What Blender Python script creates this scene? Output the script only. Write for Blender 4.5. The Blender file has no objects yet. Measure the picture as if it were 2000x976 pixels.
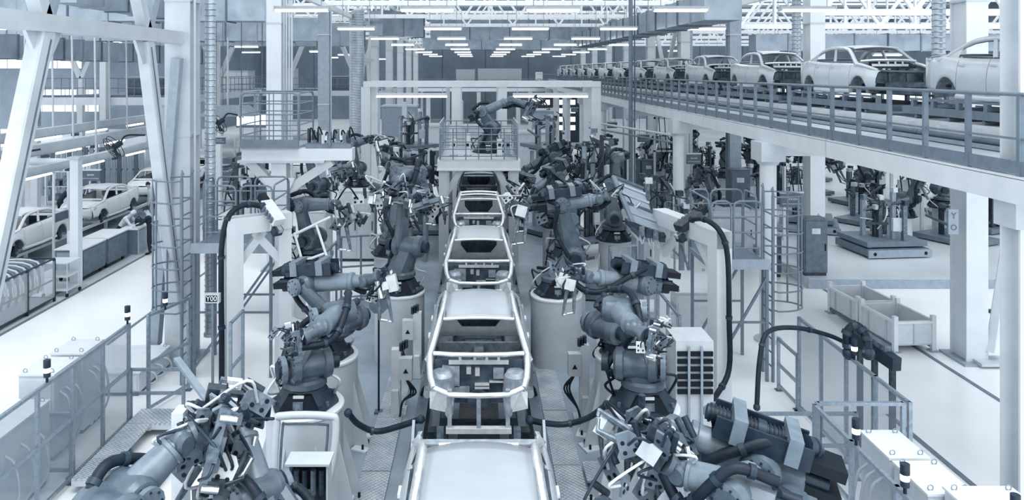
import bpy, math, random
from mathutils import Vector as V, Matrix, Quaternion

# ------------------------------------------------------------------ camera, world, light, exposure
sc = bpy.context.scene
FOC, CX, CY, HCAM = 1450.0, 935.0, 139.0, 6.7      # focal length and vanishing point in pixels of the 2000x976 frame
cam = bpy.data.cameras.new('camera'); cam_o = bpy.data.objects.new('camera', cam)
sc.collection.objects.link(cam_o); sc.camera = cam_o
cam.sensor_fit = 'HORIZONTAL'; cam.sensor_width = 36.0; cam.lens = FOC / 2000 * 36
cam.shift_x = (1000 - CX) / 2000; cam.shift_y = -(488 - CY) / 2000
cam.clip_start = 0.1; cam.clip_end = 400
cam_o.location = (0, 0, HCAM); cam_o.rotation_euler = (math.pi / 2, 0, 0)

world = bpy.data.worlds.new('world'); sc.world = world; world.use_nodes = True
bg = world.node_tree.nodes['Background']; bg.inputs[0].default_value = (0.95, 0.98, 1.0, 1); bg.inputs[1].default_value = 1.25
sc.view_settings.view_transform = 'Standard'; sc.view_settings.look = 'None'
sc.view_settings.gamma = 1.0; sc.view_settings.use_curve_mapping = False
sc.view_settings.exposure = 0.65
try:
    sc.cycles.max_bounces = 6; sc.cycles.diffuse_bounces = 3; sc.cycles.glossy_bounces = 3
    sc.cycles.transparent_max_bounces = 12; sc.cycles.transmission_bounces = 3
    sc.cycles.caustics_reflective = False; sc.cycles.caustics_refractive = False
except Exception: pass
sun = bpy.data.lights.new('skylight_sun', 'SUN'); sun.energy = 1.6; sun.angle = math.radians(40); sun.color = (0.97, 0.99, 1.0)
sun_o = bpy.data.objects.new('skylight_sun', sun); sc.collection.objects.link(sun_o)
sun_o.rotation_euler = (math.radians(18), math.radians(6), 0)

# ------------------------------------------------------------------ helpers
C = sc.collection
R = random.Random(7)
PI = math.pi
def rad(a): return a * PI / 180
def at(px, py, Y): return V(((px - CX) * Y / FOC, Y, HCAM - (py - CY) * Y / FOC))
def gp(px, py, z=0.0):
    Y = FOC * (HCAM - z) / (py - CY); return V(((px - CX) * Y / FOC, Y, z))
def lerp(a, b, t): return a + (b - a) * t

def frame(d, up=V((0, 0, 1))):
    d = d.normalized()
    if abs(d.dot(up)) > 0.97: up = V((0, 1, 0)) if abs(d.y) < 0.9 else V((1, 0, 0))
    s = d.cross(up).normalized(); u = s.cross(d).normalized()
    return d, s, u

ROOTM = {}
class MB:
    """collects shapes in world coordinates and links them as ONE mesh object"""
    def __init__(s): s.v = []; s.f = []; s.sm = []
    def _add(s, vs, fs, smooth=False):
        o = len(s.v); s.v.extend([tuple(p) for p in vs])
        for f in fs: s.f.append(tuple(i + o for i in f)); s.sm.append(smooth)
        return s
    def bx(s, x0, x1, y0, y1, z0, z1):
        vs = [(x, y, z) for z in (z0, z1) for y in (y0, y1) for x in (x0, x1)]
        return s._add(vs, [(0,2,3,1),(4,5,7,6),(0,1,5,4),(2,6,7,3),(0,4,6,2),(1,3,7,5)])
    def box(s, c, sz, m=None):
        """centre, size, optional 3x3 rotation"""
        c = V(c); h = V(sz) * 0.5
        vs = []
        for z in (-1, 1):
            for y in (-1, 1):
                for x in (-1, 1):
                    p = V((x * h.x, y * h.y, z * h.z)); vs.append(c + (m @ p if m else p))
        return s._add(vs, [(0,2,3,1),(4,5,7,6),(0,1,5,4),(2,6,7,3),(0,4,6,2),(1,3,7,5)])
    def bar(s, a, b, w, h=None, up=V((0, 0, 1))):
        a = V(a); b = V(b); h = h or w
        d, sd, u = frame(b - a, up)
        vs = []
        for p in (a, b):
            for j in (-1, 1):
                for i in (-1, 1): vs.append(p + sd * (i * w / 2) + u * (j * h / 2))
        return s._add(vs, [(0,1,3,2),(4,6,7,5),(0,4,5,1),(2,3,7,6),(0,2,6,4),(1,5,7,3)])
    def taper(s, a, b, wa, ha, wb, hb, up=V((0, 0, 1)), ch=0.25):
        """octagonal (chamfered) tapered boom"""
        a = V(a); b = V(b); d, sd, u = frame(b - a, up)
        rings = []
        for p, w, h in ((a, wa, ha), (b, wb, hb)):
            c = ch * min(w, h)
            pts = [(w/2-c, -h/2), (w/2, -h/2+c), (w/2, h/2-c), (w/2-c, h/2), (-w/2+c, h/2), (-w/2, h/2-c), (-w/2, -h/2+c), (-w/2+c, -h/2)]
            rings.append([p + sd * x + u * y for x, y in pts])
        return s.loft(rings, smooth=False)
    def loft(s, rings, cap=True, smooth=True, closed=False):
        n = len(rings[0]); vs = [p for r in rings for p in r]; m = len(rings)
        fs = []
        for i in range(m if closed else m - 1):
            for j in range(n):
                k = (j + 1) % n; i2 = (i + 1) % m
                fs.append((i * n + j, i * n + k, i2 * n + k, i2 * n + j))
        s._add(vs, fs, smooth)
        if cap and not closed:
            s._add(rings[0], [tuple(reversed(range(n)))]); s._add(rings[-1], [tuple(range(n))])
        return s
    def cyl(s, a, b, r, r2=None, n=12, cap=True):
        a = V(a); b = V(b); r2 = r if r2 is None else r2
        d, sd, u = frame(b - a)
        cs = [(math.cos(2*PI*i/n), math.sin(2*PI*i/n)) for i in range(n)]
        return s.loft([[a + sd*(c*r) + u*(q*r) for c, q in cs], [b + sd*(c*r2) + u*(q*r2) for c, q in cs]], cap, n > 6)
    def prof(s, a, d, pr, n=16):
        """lathe along d from a: pr = [(t, r), ...] with flat shading between steps where doubled"""
        a = V(a); d, sd, u = frame(V(d))
        cs = [(math.cos(2*PI*i/n), math.sin(2*PI*i/n)) for i in range(n)]
        for (t0, r0), (t1, r1) in zip(pr[:-1], pr[1:]):
            s.loft([[a + d*t0 + sd*(c*r0) + u*(q*r0) for c, q in cs], [a + d*t1 + sd*(c*r1) + u*(q*r1) for c, q in cs]], False, True)
        s._add([a + d*pr[0][0] + sd*(c*pr[0][1]) + u*(q*pr[0][1]) for c, q in cs], [tuple(reversed(range(n)))])
        s._add([a + d*pr[-1][0] + sd*(c*pr[-1][1]) + u*(q*pr[-1][1]) for c, q in cs], [tuple(range(n))])
        return s
    def tube(s, pts, r, n=6, closed=False):
        pts = [V(p) for p in pts]; m = len(pts)
        rr = r if isinstance(r, (list, tuple)) else [r] * m
        rings = []; pu = None
        for i in range(m):
            if closed: t = pts[(i+1) % m] - pts[i-1]
            elif i == 0: t = pts[1] - pts[0]
            elif i == m-1: t = pts[-1] - pts[-2]
            else: t = (pts[i+1] - pts[i]).normalized() + (pts[i] - pts[i-1]).normalized()
            t = t.normalized() if t.length > 1e-9 else V((0, 0, 1))
            if pu is None: _, sd, u = frame(t)
            else:
                u = (pu - t * pu.dot(t)); u = u.normalized() if u.length > 1e-6 else frame(t)[2]; sd = t.cross(u)
            pu = u
            rings.append([pts[i] + sd*(math.cos(2*PI*k/n)*rr[i]) + u*(math.sin(2*PI*k/n)*rr[i]) for k in range(n)])
        return s.loft(rings, True, True, closed)
    def prism(s, poly, vec):
        """extrude a planar polygon (3d points) along vec"""
        poly = [V(p) for p in poly]; vec = V(vec); n = len(poly)
        s._add(poly + [p + vec for p in poly], [(i, (i+1) % n, (i+1) % n + n, i + n) for i in range(n)])
        s._add(poly, [tuple(reversed(range(n)))]); s._add([p + vec for p in poly], [tuple(range(n))])
        return s
    def sph(s, c, r, n=10, m=6, sc3=(1, 1, 1)):
        c = V(c); rings = []
        for i in range(1, m):
            a = PI * i / m
            rings.append([c + V((math.sin(a)*math.cos(2*PI*k/n)*r*sc3[0], math.sin(a)*math.sin(2*PI*k/n)*r*sc3[1], -math.cos(a)*r*sc3[2])) for k in range(n)])
        return s.loft(rings, True, True)
    def sheet(s, grid, smooth=True, thick=None, flip=False):
        """grid[i][j] of points, optional thickness vector list function"""
        m, n = len(grid), len(grid[0]); vs = [p for r in grid for p in r]
        fs = [(i*n+j, (i+1)*n+j, (i+1)*n+j+1, i*n+j+1) if flip else (i*n+j, i*n+j+1, (i+1)*n+j+1, (i+1)*n+j) for i in range(m-1) for j in range(n-1)]
        return s._add(vs, fs, smooth)
    def build(s, name, mat, parent=None, thick=0.0, label=None):
        me = bpy.data.meshes.new(name)
        vs = s.v
        M = None
        if parent is not None:
            r = parent
            while r.parent is not None: r = r.parent
            M = ROOTM.get(r.name)
        if M is not None:
            Mi = M.inverted(); vs = [tuple(Mi @ V(p)) for p in vs]
        me.from_pydata(vs, [], s.f)
        me.polygons.foreach_set('use_smooth', s.sm)
        me.materials.append(M_[mat] if isinstance(mat, str) else mat)
        me.update()
        o = bpy.data.objects.new(name, me); C.objects.link(o)
        if parent is not None: o.parent = parent
        if thick:
            md = o.modifiers.new('thickness', 'SOLIDIFY'); md.thickness = thick; md.offset = 0
        if label: o['label'] = label
        return o

def thing(name, label, cat, loc=(0, 0, 0), rz=0.0, group=None):
    o = bpy.data.objects.new(name, None); C.objects.link(o); o.empty_display_size = 0.1
    o.location = loc; o.rotation_euler = (0, 0, rz)
    o['label'] = label; o['category'] = cat
    if group: o['group'] = group
    ROOTM[o.name] = Matrix.Translation(V(loc)) @ Matrix.Rotation(rz, 4, 'Z')
    return o
def tag(o, label, cat, group=None):
    o['label'] = label; o['category'] = cat
    if group: o['group'] = group
    return o
def struct(o, label=None):
    o['kind'] = 'structure'
    if label: o['label'] = label
    return o
def dup(root, loc, rz, label, group=None, drop=()):
    r = root.copy(); C.objects.link(r); r.location = loc; r.rotation_euler = (0, 0, rz); r['label'] = label
    if group: r['group'] = group
    def rec(a, b):
        for ch in a.children:
            if ch.name.split('.')[0] in drop: continue
            c = ch.copy(); C.objects.link(c); c.parent = b
            rec(ch, c)
    rec(root, r)
    return r
def copyobj(o, dv, parent=None):
    c = o.copy(); C.objects.link(c); c.location = o.location + V(dv)
    c.parent = parent if parent is not None else o.parent
    return c
ORD = ['nearest', 'second nearest', 'third nearest', 'fourth nearest', 'fifth nearest', 'sixth nearest', 'seventh nearest', 'eighth nearest',
       'ninth nearest', 'tenth nearest', 'eleventh nearest', 'twelfth nearest', 'thirteenth nearest', 'fourteenth nearest', 'fifteenth nearest', 'sixteenth nearest']

# lettering: glyph outlines turned into meshes while the scene is still empty
TXT = {}
def glyphs(s):
    cu = bpy.data.curves.new('glyphs', 'FONT'); cu.body = s; cu.size = 1.0; cu.align_x = 'CENTER'; cu.align_y = 'CENTER'; cu.extrude = 0.02
    o = bpy.data.objects.new('glyphs', cu); C.objects.link(o); bpy.context.view_layer.update()
    TXT[s] = bpy.data.meshes.new_from_object(o.evaluated_get(bpy.context.evaluated_depsgraph_get()))
    bpy.data.objects.remove(o)
for _s in ('0XXXM', '0070M', 'Y', 'O', 'Y00'): glyphs(_s)
def text_mesh(s, size, name, m, loc, parent, rx=math.pi/2, rz=0.0):
    me = TXT[s].copy(); me.name = name; me.materials.clear(); me.materials.append(M_[m])
    Rm = Matrix.Translation(V(loc)) @ Matrix.Rotation(rz, 4, 'Z') @ Matrix.Rotation(rx, 4, 'X') @ Matrix.Diagonal((size, size, size, 1))
    if parent is not None:
        r = parent
        while r.parent is not None: r = r.parent
        if r.name in ROOTM: Rm = ROOTM[r.name].inverted() @ Rm
    me.transform(Rm)
    n = bpy.data.objects.new(name, me); C.objects.link(n); n.parent = parent
    return n

# ------------------------------------------------------------------ materials (blue-grey monochrome)
M_ = {}
def s2l(c): return c / 12.92 if c <= 0.04045 else ((c + 0.055) / 1.055) ** 2.4
def tint(L):
    k = 2 * math.sqrt(L * (1 - L))
    c0 = (0.041 if L > 0.7 else 0.060) + 0.05 * max(0.0, 0.3 - L)
    if L < 0.25: c0 += 0.02
    return tuple(s2l(min(1, max(0, c))) for c in (L - c0 * k, L + 0.003 * k, L + c0 * k))
def mat(name, L, rough=0.5, metal=0.0, var=0.05, scale=6.0, spec=0.5, bump=0.0, bscale=60.0, alpha=1.0, emit=0.0, stretch=None):
    m = bpy.data.materials.new(name); m.use_nodes = True; nt = m.node_tree; b = nt.nodes['Principled BSDF']
    b.inputs['Roughness'].default_value = rough; b.inputs['Metallic'].default_value = metal
    b.inputs['Specular IOR Level'].default_value = spec
    tc = nt.nodes.new('ShaderNodeTexCoord')
    src = tc.outputs['Object']
    if stretch:
        mp = nt.nodes.new('ShaderNodeMapping'); mp.inputs['Scale'].default_value = stretch; nt.links.new(src, mp.inputs[0]); src = mp.outputs[0]
    nz = nt.nodes.new('ShaderNodeTexNoise'); nz.inputs['Scale'].default_value = scale; nz.inputs['Detail'].default_value = 4
    nt.links.new(src, nz.inputs['Vector'])
    rp = nt.nodes.new('ShaderNodeValToRGB')
    rp.color_ramp.elements[0].position = 0.3; rp.color_ramp.elements[1].position = 0.7
    rp.color_ramp.elements[0].color = (*tint(max(0.01, L - var)), 1); rp.color_ramp.elements[1].color = (*tint(min(0.99, L + var)), 1)
    nt.links.new(nz.outputs['Fac'], rp.inputs[0]); nt.links.new(rp.outputs[0], b.inputs['Base Color'])
    if bump:
        n2 = nt.nodes.new('ShaderNodeTexNoise'); n2.inputs['Scale'].default_value = bscale
        nt.links.new(tc.outputs['Object'], n2.inputs['Vector'])
        bp = nt.nodes.new('ShaderNodeBump'); bp.inputs['Strength'].default_value = bump; bp.inputs['Distance'].default_value = 0.02
        nt.links.new(n2.outputs['Fac'], bp.inputs['Height']); nt.links.new(bp.outputs[0], b.inputs['Normal'])
    if alpha < 1: b.inputs['Alpha'].default_value = alpha
    if emit:
        b.inputs['Emission Color'].default_value = (0.95, 0.98, 1, 1); b.inputs['Emission Strength'].default_value = emit
    M_[name] = m
    return m
mat('white_steel', 0.83, 0.42, var=0.02, scale=2.0)
mat('pale_steel', 0.75, 0.45, var=0.03, scale=2.0)
mat('pedestal', 0.75, 0.42, var=0.025, scale=3.0)
mat('grey_paint', 0.46, 0.45, var=0.03)
mat('mid_paint', 0.62, 0.45, var=0.03)
mat('rail_grey', 0.46, 0.45, var=0.03)
mat('slate', 0.40, 0.5, var=0.04)
mat('robot_body', 0.37, 0.32, var=0.05, scale=5.0)
mat('robot_light', 0.47, 0.34, var=0.05, scale=5.0)
mat('robot_dark', 0.17, 0.45, var=0.04, scale=6.0, spec=0.35)
mat('rubber', 0.12, 0.5, var=0.03, spec=0.3)
mat('rubber_sheen', 0.20, 0.42, var=0.03, spec=0.35)
mat('tool_grey', 0.42, 0.35, 0.25, var=0.10, scale=14.0)
mat('tool_light', 0.80, 0.4, var=0.05)
mat('tool_dark', 0.20, 0.4, 0.2, var=0.08, scale=14.0)
mat('chrome', 0.86, 0.22, 0.9, var=0.04)
mat('alu', 0.60, 0.35, 0.5, var=0.05, scale=20)
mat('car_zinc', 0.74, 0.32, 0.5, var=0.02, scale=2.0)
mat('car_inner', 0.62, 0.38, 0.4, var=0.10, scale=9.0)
mat('car_dark', 0.26, 0.45, 0.2, var=0.07, scale=9.0)
mat('car_bright', 0.92, 0.25, 0.6, var=0.04, scale=12.0)
mat('car_silver', 0.80, 0.28, 0.3, var=0.02, scale=2.0)
mat('car_white', 0.93, 0.25, 0.0, var=0.01)
mat('black', 0.08, 0.55, var=0.02, spec=0.25)
mat('floor_white', 0.94, 0.22, var=0.02, scale=0.4, spec=0.5)
mat('floor_grey', 0.60, 0.35, var=0.05, scale=1.4)
mat('floor_dark', 0.46, 0.5, var=0.05, scale=1.0)
mat('floor_mid', 0.78, 0.3, var=0.04, scale=0.5)
mat('line_dark', 0.45, 0.5, var=0.03)
mat('wall_panel', 0.50, 0.6, var=0.03, scale=0.6)
mat('wall_dark', 0.48, 0.6, var=0.03, scale=0.6)
mat('duct', 0.64, 0.35, 0.45, var=0.06, scale=1.5)
mat('spiral_duct', 0.72, 0.38, 0.4, var=0.05, scale=3)
mat('truss_white', 0.94, 0.45, var=0.02)
mat('roof', 0.52, 0.6, var=0.02, scale=0.5)
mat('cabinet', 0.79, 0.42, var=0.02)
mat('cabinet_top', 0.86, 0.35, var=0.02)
mat('sign', 0.38, 0.5, var=0.01)
mat('sign_text', 0.92, 0.5, var=0.01)
mat('lamp_tube', 0.95, 0.4, emit=4.5)
mat('beacon_lamp', 0.95, 0.3, emit=3.0)
mat('screen', 0.95, 0.3, emit=1.2)
mat('cloth_dark', 0.12, 0.85, var=0.03, scale=20)
mat('cloth_mid', 0.45, 0.85, var=0.06, scale=20)
mat('cloth_light', 0.80, 0.85, var=0.05, scale=20)
mat('skin', 0.72, 0.6, var=0.03, scale=20)
mat('hair_dark', 0.10, 0.6, var=0.03, scale=40)
mat('hair_pale', 0.82, 0.6, var=0.05, scale=40)
mat('plywood', 0.70, 0.6, var=0.05, scale=3)
mat('plastic_film', 0.85, 0.25, var=0.03, alpha=0.25)
def glassmat(name, col, alpha, rough=0.08):
    m = bpy.data.materials.new(name); m.use_nodes = True; b = m.node_tree.nodes['Principled BSDF']
    b.inputs['Base Color'].default_value = (*col, 1); b.inputs['Roughness'].default_value = rough; b.inputs['Alpha'].default_value = alpha
    M_[name] = m
glassmat('panel_clear', tint(0.58), 0.30)
glassmat('window_glass', tint(0.95), 0.12)
def plate_mat():
    m = mat('tread_plate', 0.76, 0.32, 0.45, var=0.07, scale=2.5); nt = m.node_tree; b = nt.nodes['Principled BSDF']
    tc = nt.nodes.new('ShaderNodeTexCoord'); mp = nt.nodes.new('ShaderNodeMapping')
    mp.inputs['Rotation'].default_value = (0, 0, PI/4); mp.inputs['Scale'].default_value = (16, 16, 16)
    nt.links.new(tc.outputs['Object'], mp.inputs[0])
    ck = nt.nodes.new('ShaderNodeTexVoronoi'); ck.inputs['Scale'].default_value = 1.0; ck.inputs['Randomness'].default_value = 0.0
    nt.links.new(mp.outputs[0], ck.inputs['Vector'])
    bp = nt.nodes.new('ShaderNodeBump'); bp.inputs['Strength'].default_value = 0.9; bp.inputs['Distance'].default_value = 0.03; bp.invert = True
    nt.links.new(ck.outputs['Distance'], bp.inputs['Height']); nt.links.new(bp.outputs[0], b.inputs['Normal'])
plate_mat()
def ribs_mat(name, base, axis, freq, strength=0.7):
    """corrugation relief along one object axis"""
    m = M_[base].copy(); m.name = name; nt = m.node_tree; b = nt.nodes['Principled BSDF']
    tc = nt.nodes.new('ShaderNodeTexCoord'); w = nt.nodes.new('ShaderNodeTexWave')
    w.wave_type = 'BANDS'; w.bands_direction = axis; w.inputs['Scale'].default_value = freq; w.inputs['Distortion'].default_value = 0
    nt.links.new(tc.outputs['Object'], w.inputs['Vector'])
    bp = nt.nodes.new('ShaderNodeBump'); bp.inputs['Strength'].default_value = strength; bp.inputs['Distance'].default_value = 0.05
    nt.links.new(w.outputs['Fac'], bp.inputs['Height']); nt.links.new(bp.outputs[0], b.inputs['Normal'])
    M_[name] = m
ribs_mat('wall_ribbed', 'wall_panel', 'X', 1.2)
ribs_mat('wall_ribbed_y', 'wall_panel', 'Y', 1.2)
# ================================================================== PEOPLE (one continuous skinned body each)
def person(label, loc, rz, J, top, bottom, hair, shoe='black', hair_long=False, extra=None):
    """J: joint positions in metres, facing -y, feet at z=0"""
    vs, es, rd, zone = [], [], [], []
    def add(p, r, parent=None, z='top'):
        vs.append(tuple(p)); rd.append(r); zone.append(z)
        if parent is not None: es.append((parent, len(vs) - 1))
        return len(vs) - 1
    L = lambda a, b_, t: tuple(V(a).lerp(V(b_), t))
    pel = add(J['pelvis'], (.15, .11), None, 'bottom')
    w = add(L(J['pelvis'], J['chest'], .45), (.135, .10), pel)
    ch = add(J['chest'], (.165, .12), w)
    nk = add(J['neck'], (.058, .058), ch, 'skin')
    h1 = add(L(J['neck'], J['head'], .62), (.072, .082), nk, 'skin')
    h2 = add(J['head'], (.080, .098), h1, 'skin')
    h3 = add(tuple(V(J['head']) + (V(J['head']) - V(J['neck'])).normalized() * .075), (.058, .07), h2, 'skin')
    for s in ('l', 'r'):
        sh = add(J['sh_' + s], (.068, .068), ch); el = add(J['el_' + s], (.048, .048), sh); wr = add(J['wr_' + s], (.034, .034), el, 'top')
        d = (V(J['wr_' + s]) - V(J['el_' + s])).normalized(); _, sd, u = frame(d)
        pm = add(V(J['wr_' + s]) + d * .07, (.040, .020), wr, 'skin')
        for k, (o, ln) in enumerate(((-.030, .068), (-.010, .078), (.010, .073), (.029, .058))):
            k1 = add(V(J['wr_' + s]) + d * .115 + sd * o, (.010, .010), pm, 'skin')
            add(V(J['wr_' + s]) + d * (.115 + ln) + sd * o * 1.15 - u * .022, (.008, .008), k1, 'skin')
        t1 = add(V(J['wr_' + s]) + d * .055 + sd * -.05 - u * .01, (.012, .012), pm, 'skin')
        add(V(J['wr_' + s]) + d * .10 + sd * -.062 - u * .02, (.010, .010), t1, 'skin')
        hp = add(J['hip_' + s], (.095, .095), pel, 'bottom'); kn = add(J['kn_' + s], (.062, .062), hp, 'bottom'); an = add(J['an_' + s], (.045, .045), kn, 'bottom')
        add(J['toe_' + s], (.04, .032), an, 'shoe')
    me = bpy.data.meshes.new('body'); me.from_pydata(vs, es, []); o = bpy.data.objects.new('body', me); C.objects.link(o)
    md = o.modifiers.new('skin', 'SKIN'); md.use_smooth_shade = True
    for i, sv in enumerate(me.skin_vertices[0].data): sv.radius = rd[i]; sv.use_root = (i == 0)
    sb = o.modifiers.new('sub', 'SUBSURF'); sb.levels = 2; sb.render_levels = 2
    bpy.context.view_layer.update()
    m2 = bpy.data.meshes.new_from_object(o.evaluated_get(bpy.context.evaluated_depsgraph_get())); bpy.data.objects.remove(o)
    m2.name = 'body'; m2.materials.clear()
    zn = {'top': 0, 'bottom': 1, 'skin': 2, 'shoe': 3}
    for nm in (top, bottom, 'skin', shoe): m2.materials.append(M_[nm])
    segs = [(V(vs[a]), V(vs[b_]), zone[b_] if zone[b_] != 'skin' or zone[a] == 'skin' else 'skin') for a, b_ in es]
    for p in m2.polygons:
        c = p.center; best = None
        for a, b_, z in segs:
            ab = b_ - a; t = max(0, min(1, (c - a).dot(ab) / max(1e-9, ab.length_squared))); dd = (c - a - ab * t).length
            if best is None or dd < best[0]: best = (dd, z)
        p.material_index = zn[best[1]]; p.use_smooth = True
    r = thing('person', label, 'person', loc, rz, 'workers'); ROOTM[r.name] = Matrix.Identity(4)   # parts below are modelled in local coordinates
    bo = bpy.data.objects.new('body', m2); C.objects.link(bo); bo.parent = r
    hd = V(J['head']); ax = (hd - V(J['neck'])).normalized(); f = V((0, -1, 0)); f = (f - ax * f.dot(ax)).normalized(); sd = f.cross(ax)
    fk = J.get('face', None)
    if fk: f = V(fk).normalized(); f = (f - ax * f.dot(ax)).normalized(); sd = f.cross(ax)
    # hair cap
    m = MB(); rings = []
    for i in range(1, 7):
        a = PI * .5 * i / 6; rr = math.sin(a)
        ring = []
        for k in range(12):
            q = 2 * PI * k / 12; back = (1 - math.cos(q)) * .5
            p = hd + ax * (.125 * math.cos(a) + .02 - (.055 * back if i == 6 else 0)) + sd * (math.sin(q) * .092 * rr) + f * (math.cos(q) * .098 * rr - .012)
            ring.append(p)
        rings.append(ring)
    m.loft(rings, True, True); m.build('hair', hair, r)
    face = MB()
    for s in (-1, 1): face.sph(hd + f * .088 + sd * .033 * s + ax * .005, .012, 8, 5)
    face.build('eyes', 'black', r)
    MB().taper(hd + f * .092 + ax * .0, hd + f * .112 - ax * .035, .014, .014, .03, .022).build('nose', 'skin', r)
    MB().bar(hd + f * .09 - ax * .062 - sd * .022, hd + f * .09 - ax * .062 + sd * .022, .008, .01).build('mouth', 'car_dark', r)
    for s in (-1, 1): MB().sph(hd + sd * .085 * s - ax * .01, .026, 8, 5, (.5, 1, 1.3)).build('ear', 'skin', r)
    if extra: extra(r, J)
    return r
def stand(lean=0.0, arms=None, spread=.1, crouch=0.0, head_fwd=.03):
    """standing joints, lean = forward tilt of the trunk in radians"""
    zp = .93 - crouch; J = {'pelvis': (0, .0, zp)}
    def up(h, fw=0): return (0, -math.sin(lean) * h - fw * math.cos(lean), zp + math.cos(lean) * h - fw * math.sin(lean))
    J['chest'] = up(.36); J['neck'] = up(.56, .01); J['head'] = up(.70, head_fwd)
    for s, n in ((1, 'l'), (-1, 'r')):
        c = up(.46); J['sh_' + n] = (s * .195, c[1], c[2])
        if arms and n in arms: J['el_' + n], J['wr_' + n] = arms[n]
        else: J['el_' + n] = (s * .25, c[1] + .02, c[2] - .28); J['wr_' + n] = (s * .26, c[1] - .05, c[2] - .52)
        J['hip_' + n] = (s * .09, 0, zp - .06); J['kn_' + n] = (s * (spread), -.03 - crouch * .5, .48 - crouch * .3); J['an_' + n] = (s * (spread + .02), .03, .07); J['toe_' + n] = (s * (spread + .04), -.14, .035)
    return J
def logo(r, J):
    c = V(J['chest']); MB().box(c + V((0, .135, .08)), (.20, .012, .035)).build('back_print', 'tool_light', r)
person('person in a pale checked shirt leaning over the bench with both hands down', (-13.35, 27.6, 0), rad(90), stand(.75, {'l': ((.24, -.55, 1.0), (.20, -.62, 1.03 - .28 + .25)), 'r': ((-.24, -.52, 1.02), (-.2, -.66, 1.02))}), 'cloth_light', 'cloth_dark', 'hair_pale')
person('person in dark clothes standing at the bench with head bowed and arms forward', (-12.02, 27.2, 0), rad(-90), stand(.12, {'l': ((.24, -.22, 1.16), (.16, -.46, 1.08)), 'r': ((-.24, -.22, 1.16), (-.14, -.48, 1.10))}, head_fwd=.09), 'cloth_dark', 'cloth_dark', 'hair_dark')
person('person in a grey jacket with a back print seen from behind past the left platform', (-9.6, 26.5, 0), rad(170), stand(.05), 'cloth_mid', 'cloth_dark', 'hair_dark', extra=logo)
person('person with white hair seen from behind at the far left edge', (-19.6, 31.2, 0), rad(200), stand(.25), 'cloth_light', 'cloth_mid', 'hair_pale')
person('person in dark overalls bending over behind the white shells', (-18.9, 33.5, 0), rad(150), stand(.95, {'l': ((.2, -.62, .95), (.15, -.7, .72)), 'r': ((-.2, -.62, .95), (-.15, -.7, .72))}), 'cloth_dark', 'cloth_dark', 'hair_dark')
person('person in white overalls standing between two white shells on the assembly line', (-14.7, 33.4, .0), rad(-60), stand(.2), 'cloth_light', 'cloth_light', 'hair_dark')
# ================================================================== THE HALL
b = MB().bx(-48, 42, -6, 112, -0.3, 0.0); struct(b.build('floor', 'floor_white'))
struct(MB().bx(-3.45, 3.35, 3.0, 40, -0.1, 0.012).build('floor_line_bay', 'floor_grey'))
struct(MB().bx(-30.0, -12.15, 8, 60, -0.1, 0.006).build('floor_left_bay', 'floor_mid'))
struct(MB().bx(-18.4, -14.5, 8, 60, -0.1, 0.012).build('floor_assembly_track', 'floor_dark'))
rp = MB().bx(10.2, 40, 22.9, 100, 0.0, 0.30); struct(rp.build('floor_raised', 'floor_mid'))
struct(MB().bx(10.15, 40, 22.86, 22.9, 0.0, 0.28).build('baseboard_raised', 'mid_paint'))
for i, (x, y0, y1, w) in enumerate(((10.6, 5, 22.8, 0.05), (8.0, 6, 14.5, 0.05), (-12.15, 8, 60, 0.05), (-12.75, 8, 60, 0.09), (-9.1, 16, 60, 0.04))):
    struct(MB().bx(x - w, x + w, y0, y1, -0.05, 0.010 + 0.001 * i).build('trim_%d' % (i + 1), 'line_dark'))

# far wall and side walls
WY = 104.0
wb = struct(MB().bx(-30, 42, WY, WY + 0.3, 0, 13).build('wall_back', 'wall_dark'))
for i in range(12):
    x = -29 + 6 * i
    MB().bx(x, x + 5.86, WY - 0.10, WY, 0.0, 12.5).build('wall_panel', 'wall_ribbed' if i % 3 else 'wall_dark', wb)
# left end wall, nearer, with bright glazing
WL = 86.0
wl = struct(MB().bx(-75, -30, WL, WL + 0.3, 0, 2.0).bx(-75, -30, WL, WL + 0.3, 4.6, 7.0).bx(-75, -30, WL, WL + 0.3, 8.6, 13)
     .bx(-75, -52, WL, WL + 0.3, 2.0, 4.6).bx(-44, -30, WL, WL + 0.3, 2.0, 4.6).bx(-46, -30, WL, WL + 0.3, 7.0, 8.6)
     .build('wall_left_end', 'wall_panel'))
for i in range(8):
    MB().bx(-74 + 5.5 * i, -68.6 + 5.5 * i, WL - 0.08, WL, 8.6, 12.8).build('wall_panel', 'wall_ribbed', wl)
def window(n, x0, x1, z0, z1, y, nx, nz):
    w = thing('window_%d' % n, 'bright glazed window band in the far left wall', 'window', ((x0 + x1) / 2, y, z0))
    w['kind'] = 'structure'; del w['category']
    for i in range(nx + 1): MB().bx(lerp(x0, x1, i / nx) - 0.05, lerp(x0, x1, i / nx) + 0.05, y - 0.06, y + 0.06, z0, z1).build('mullion', 'white_steel', w)
    for j in range(nz + 1): MB().bx(x0, x1, y - 0.05, y + 0.05, lerp(z0, z1, j / nz) - 0.05, lerp(z0, z1, j / nz) + 0.05).build('transom', 'white_steel', w)
    for i in range(nx):
        for j in range(nz):
            MB().bx(lerp(x0, x1, i / nx) + 0.05, lerp(x0, x1, (i+1) / nx) - 0.05, y - 0.012, y + 0.012, lerp(z0, z1, j / nz) + 0.05, lerp(z0, z1, (j+1) / nz) - 0.05).build('pane', 'window_glass', w)
window(1, -52, -44, 2.0, 4.6, WL + 0.1, 6, 3)
window(2, -75, -46, 7.0, 8.6, WL + 0.1, 10, 1)
struct(MB().bx(41.7, 42, 22, WY, 0, 2).bx(41.7, 42, 22, WY, 6, 13).build('wall_right', 'wall_panel'))
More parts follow.
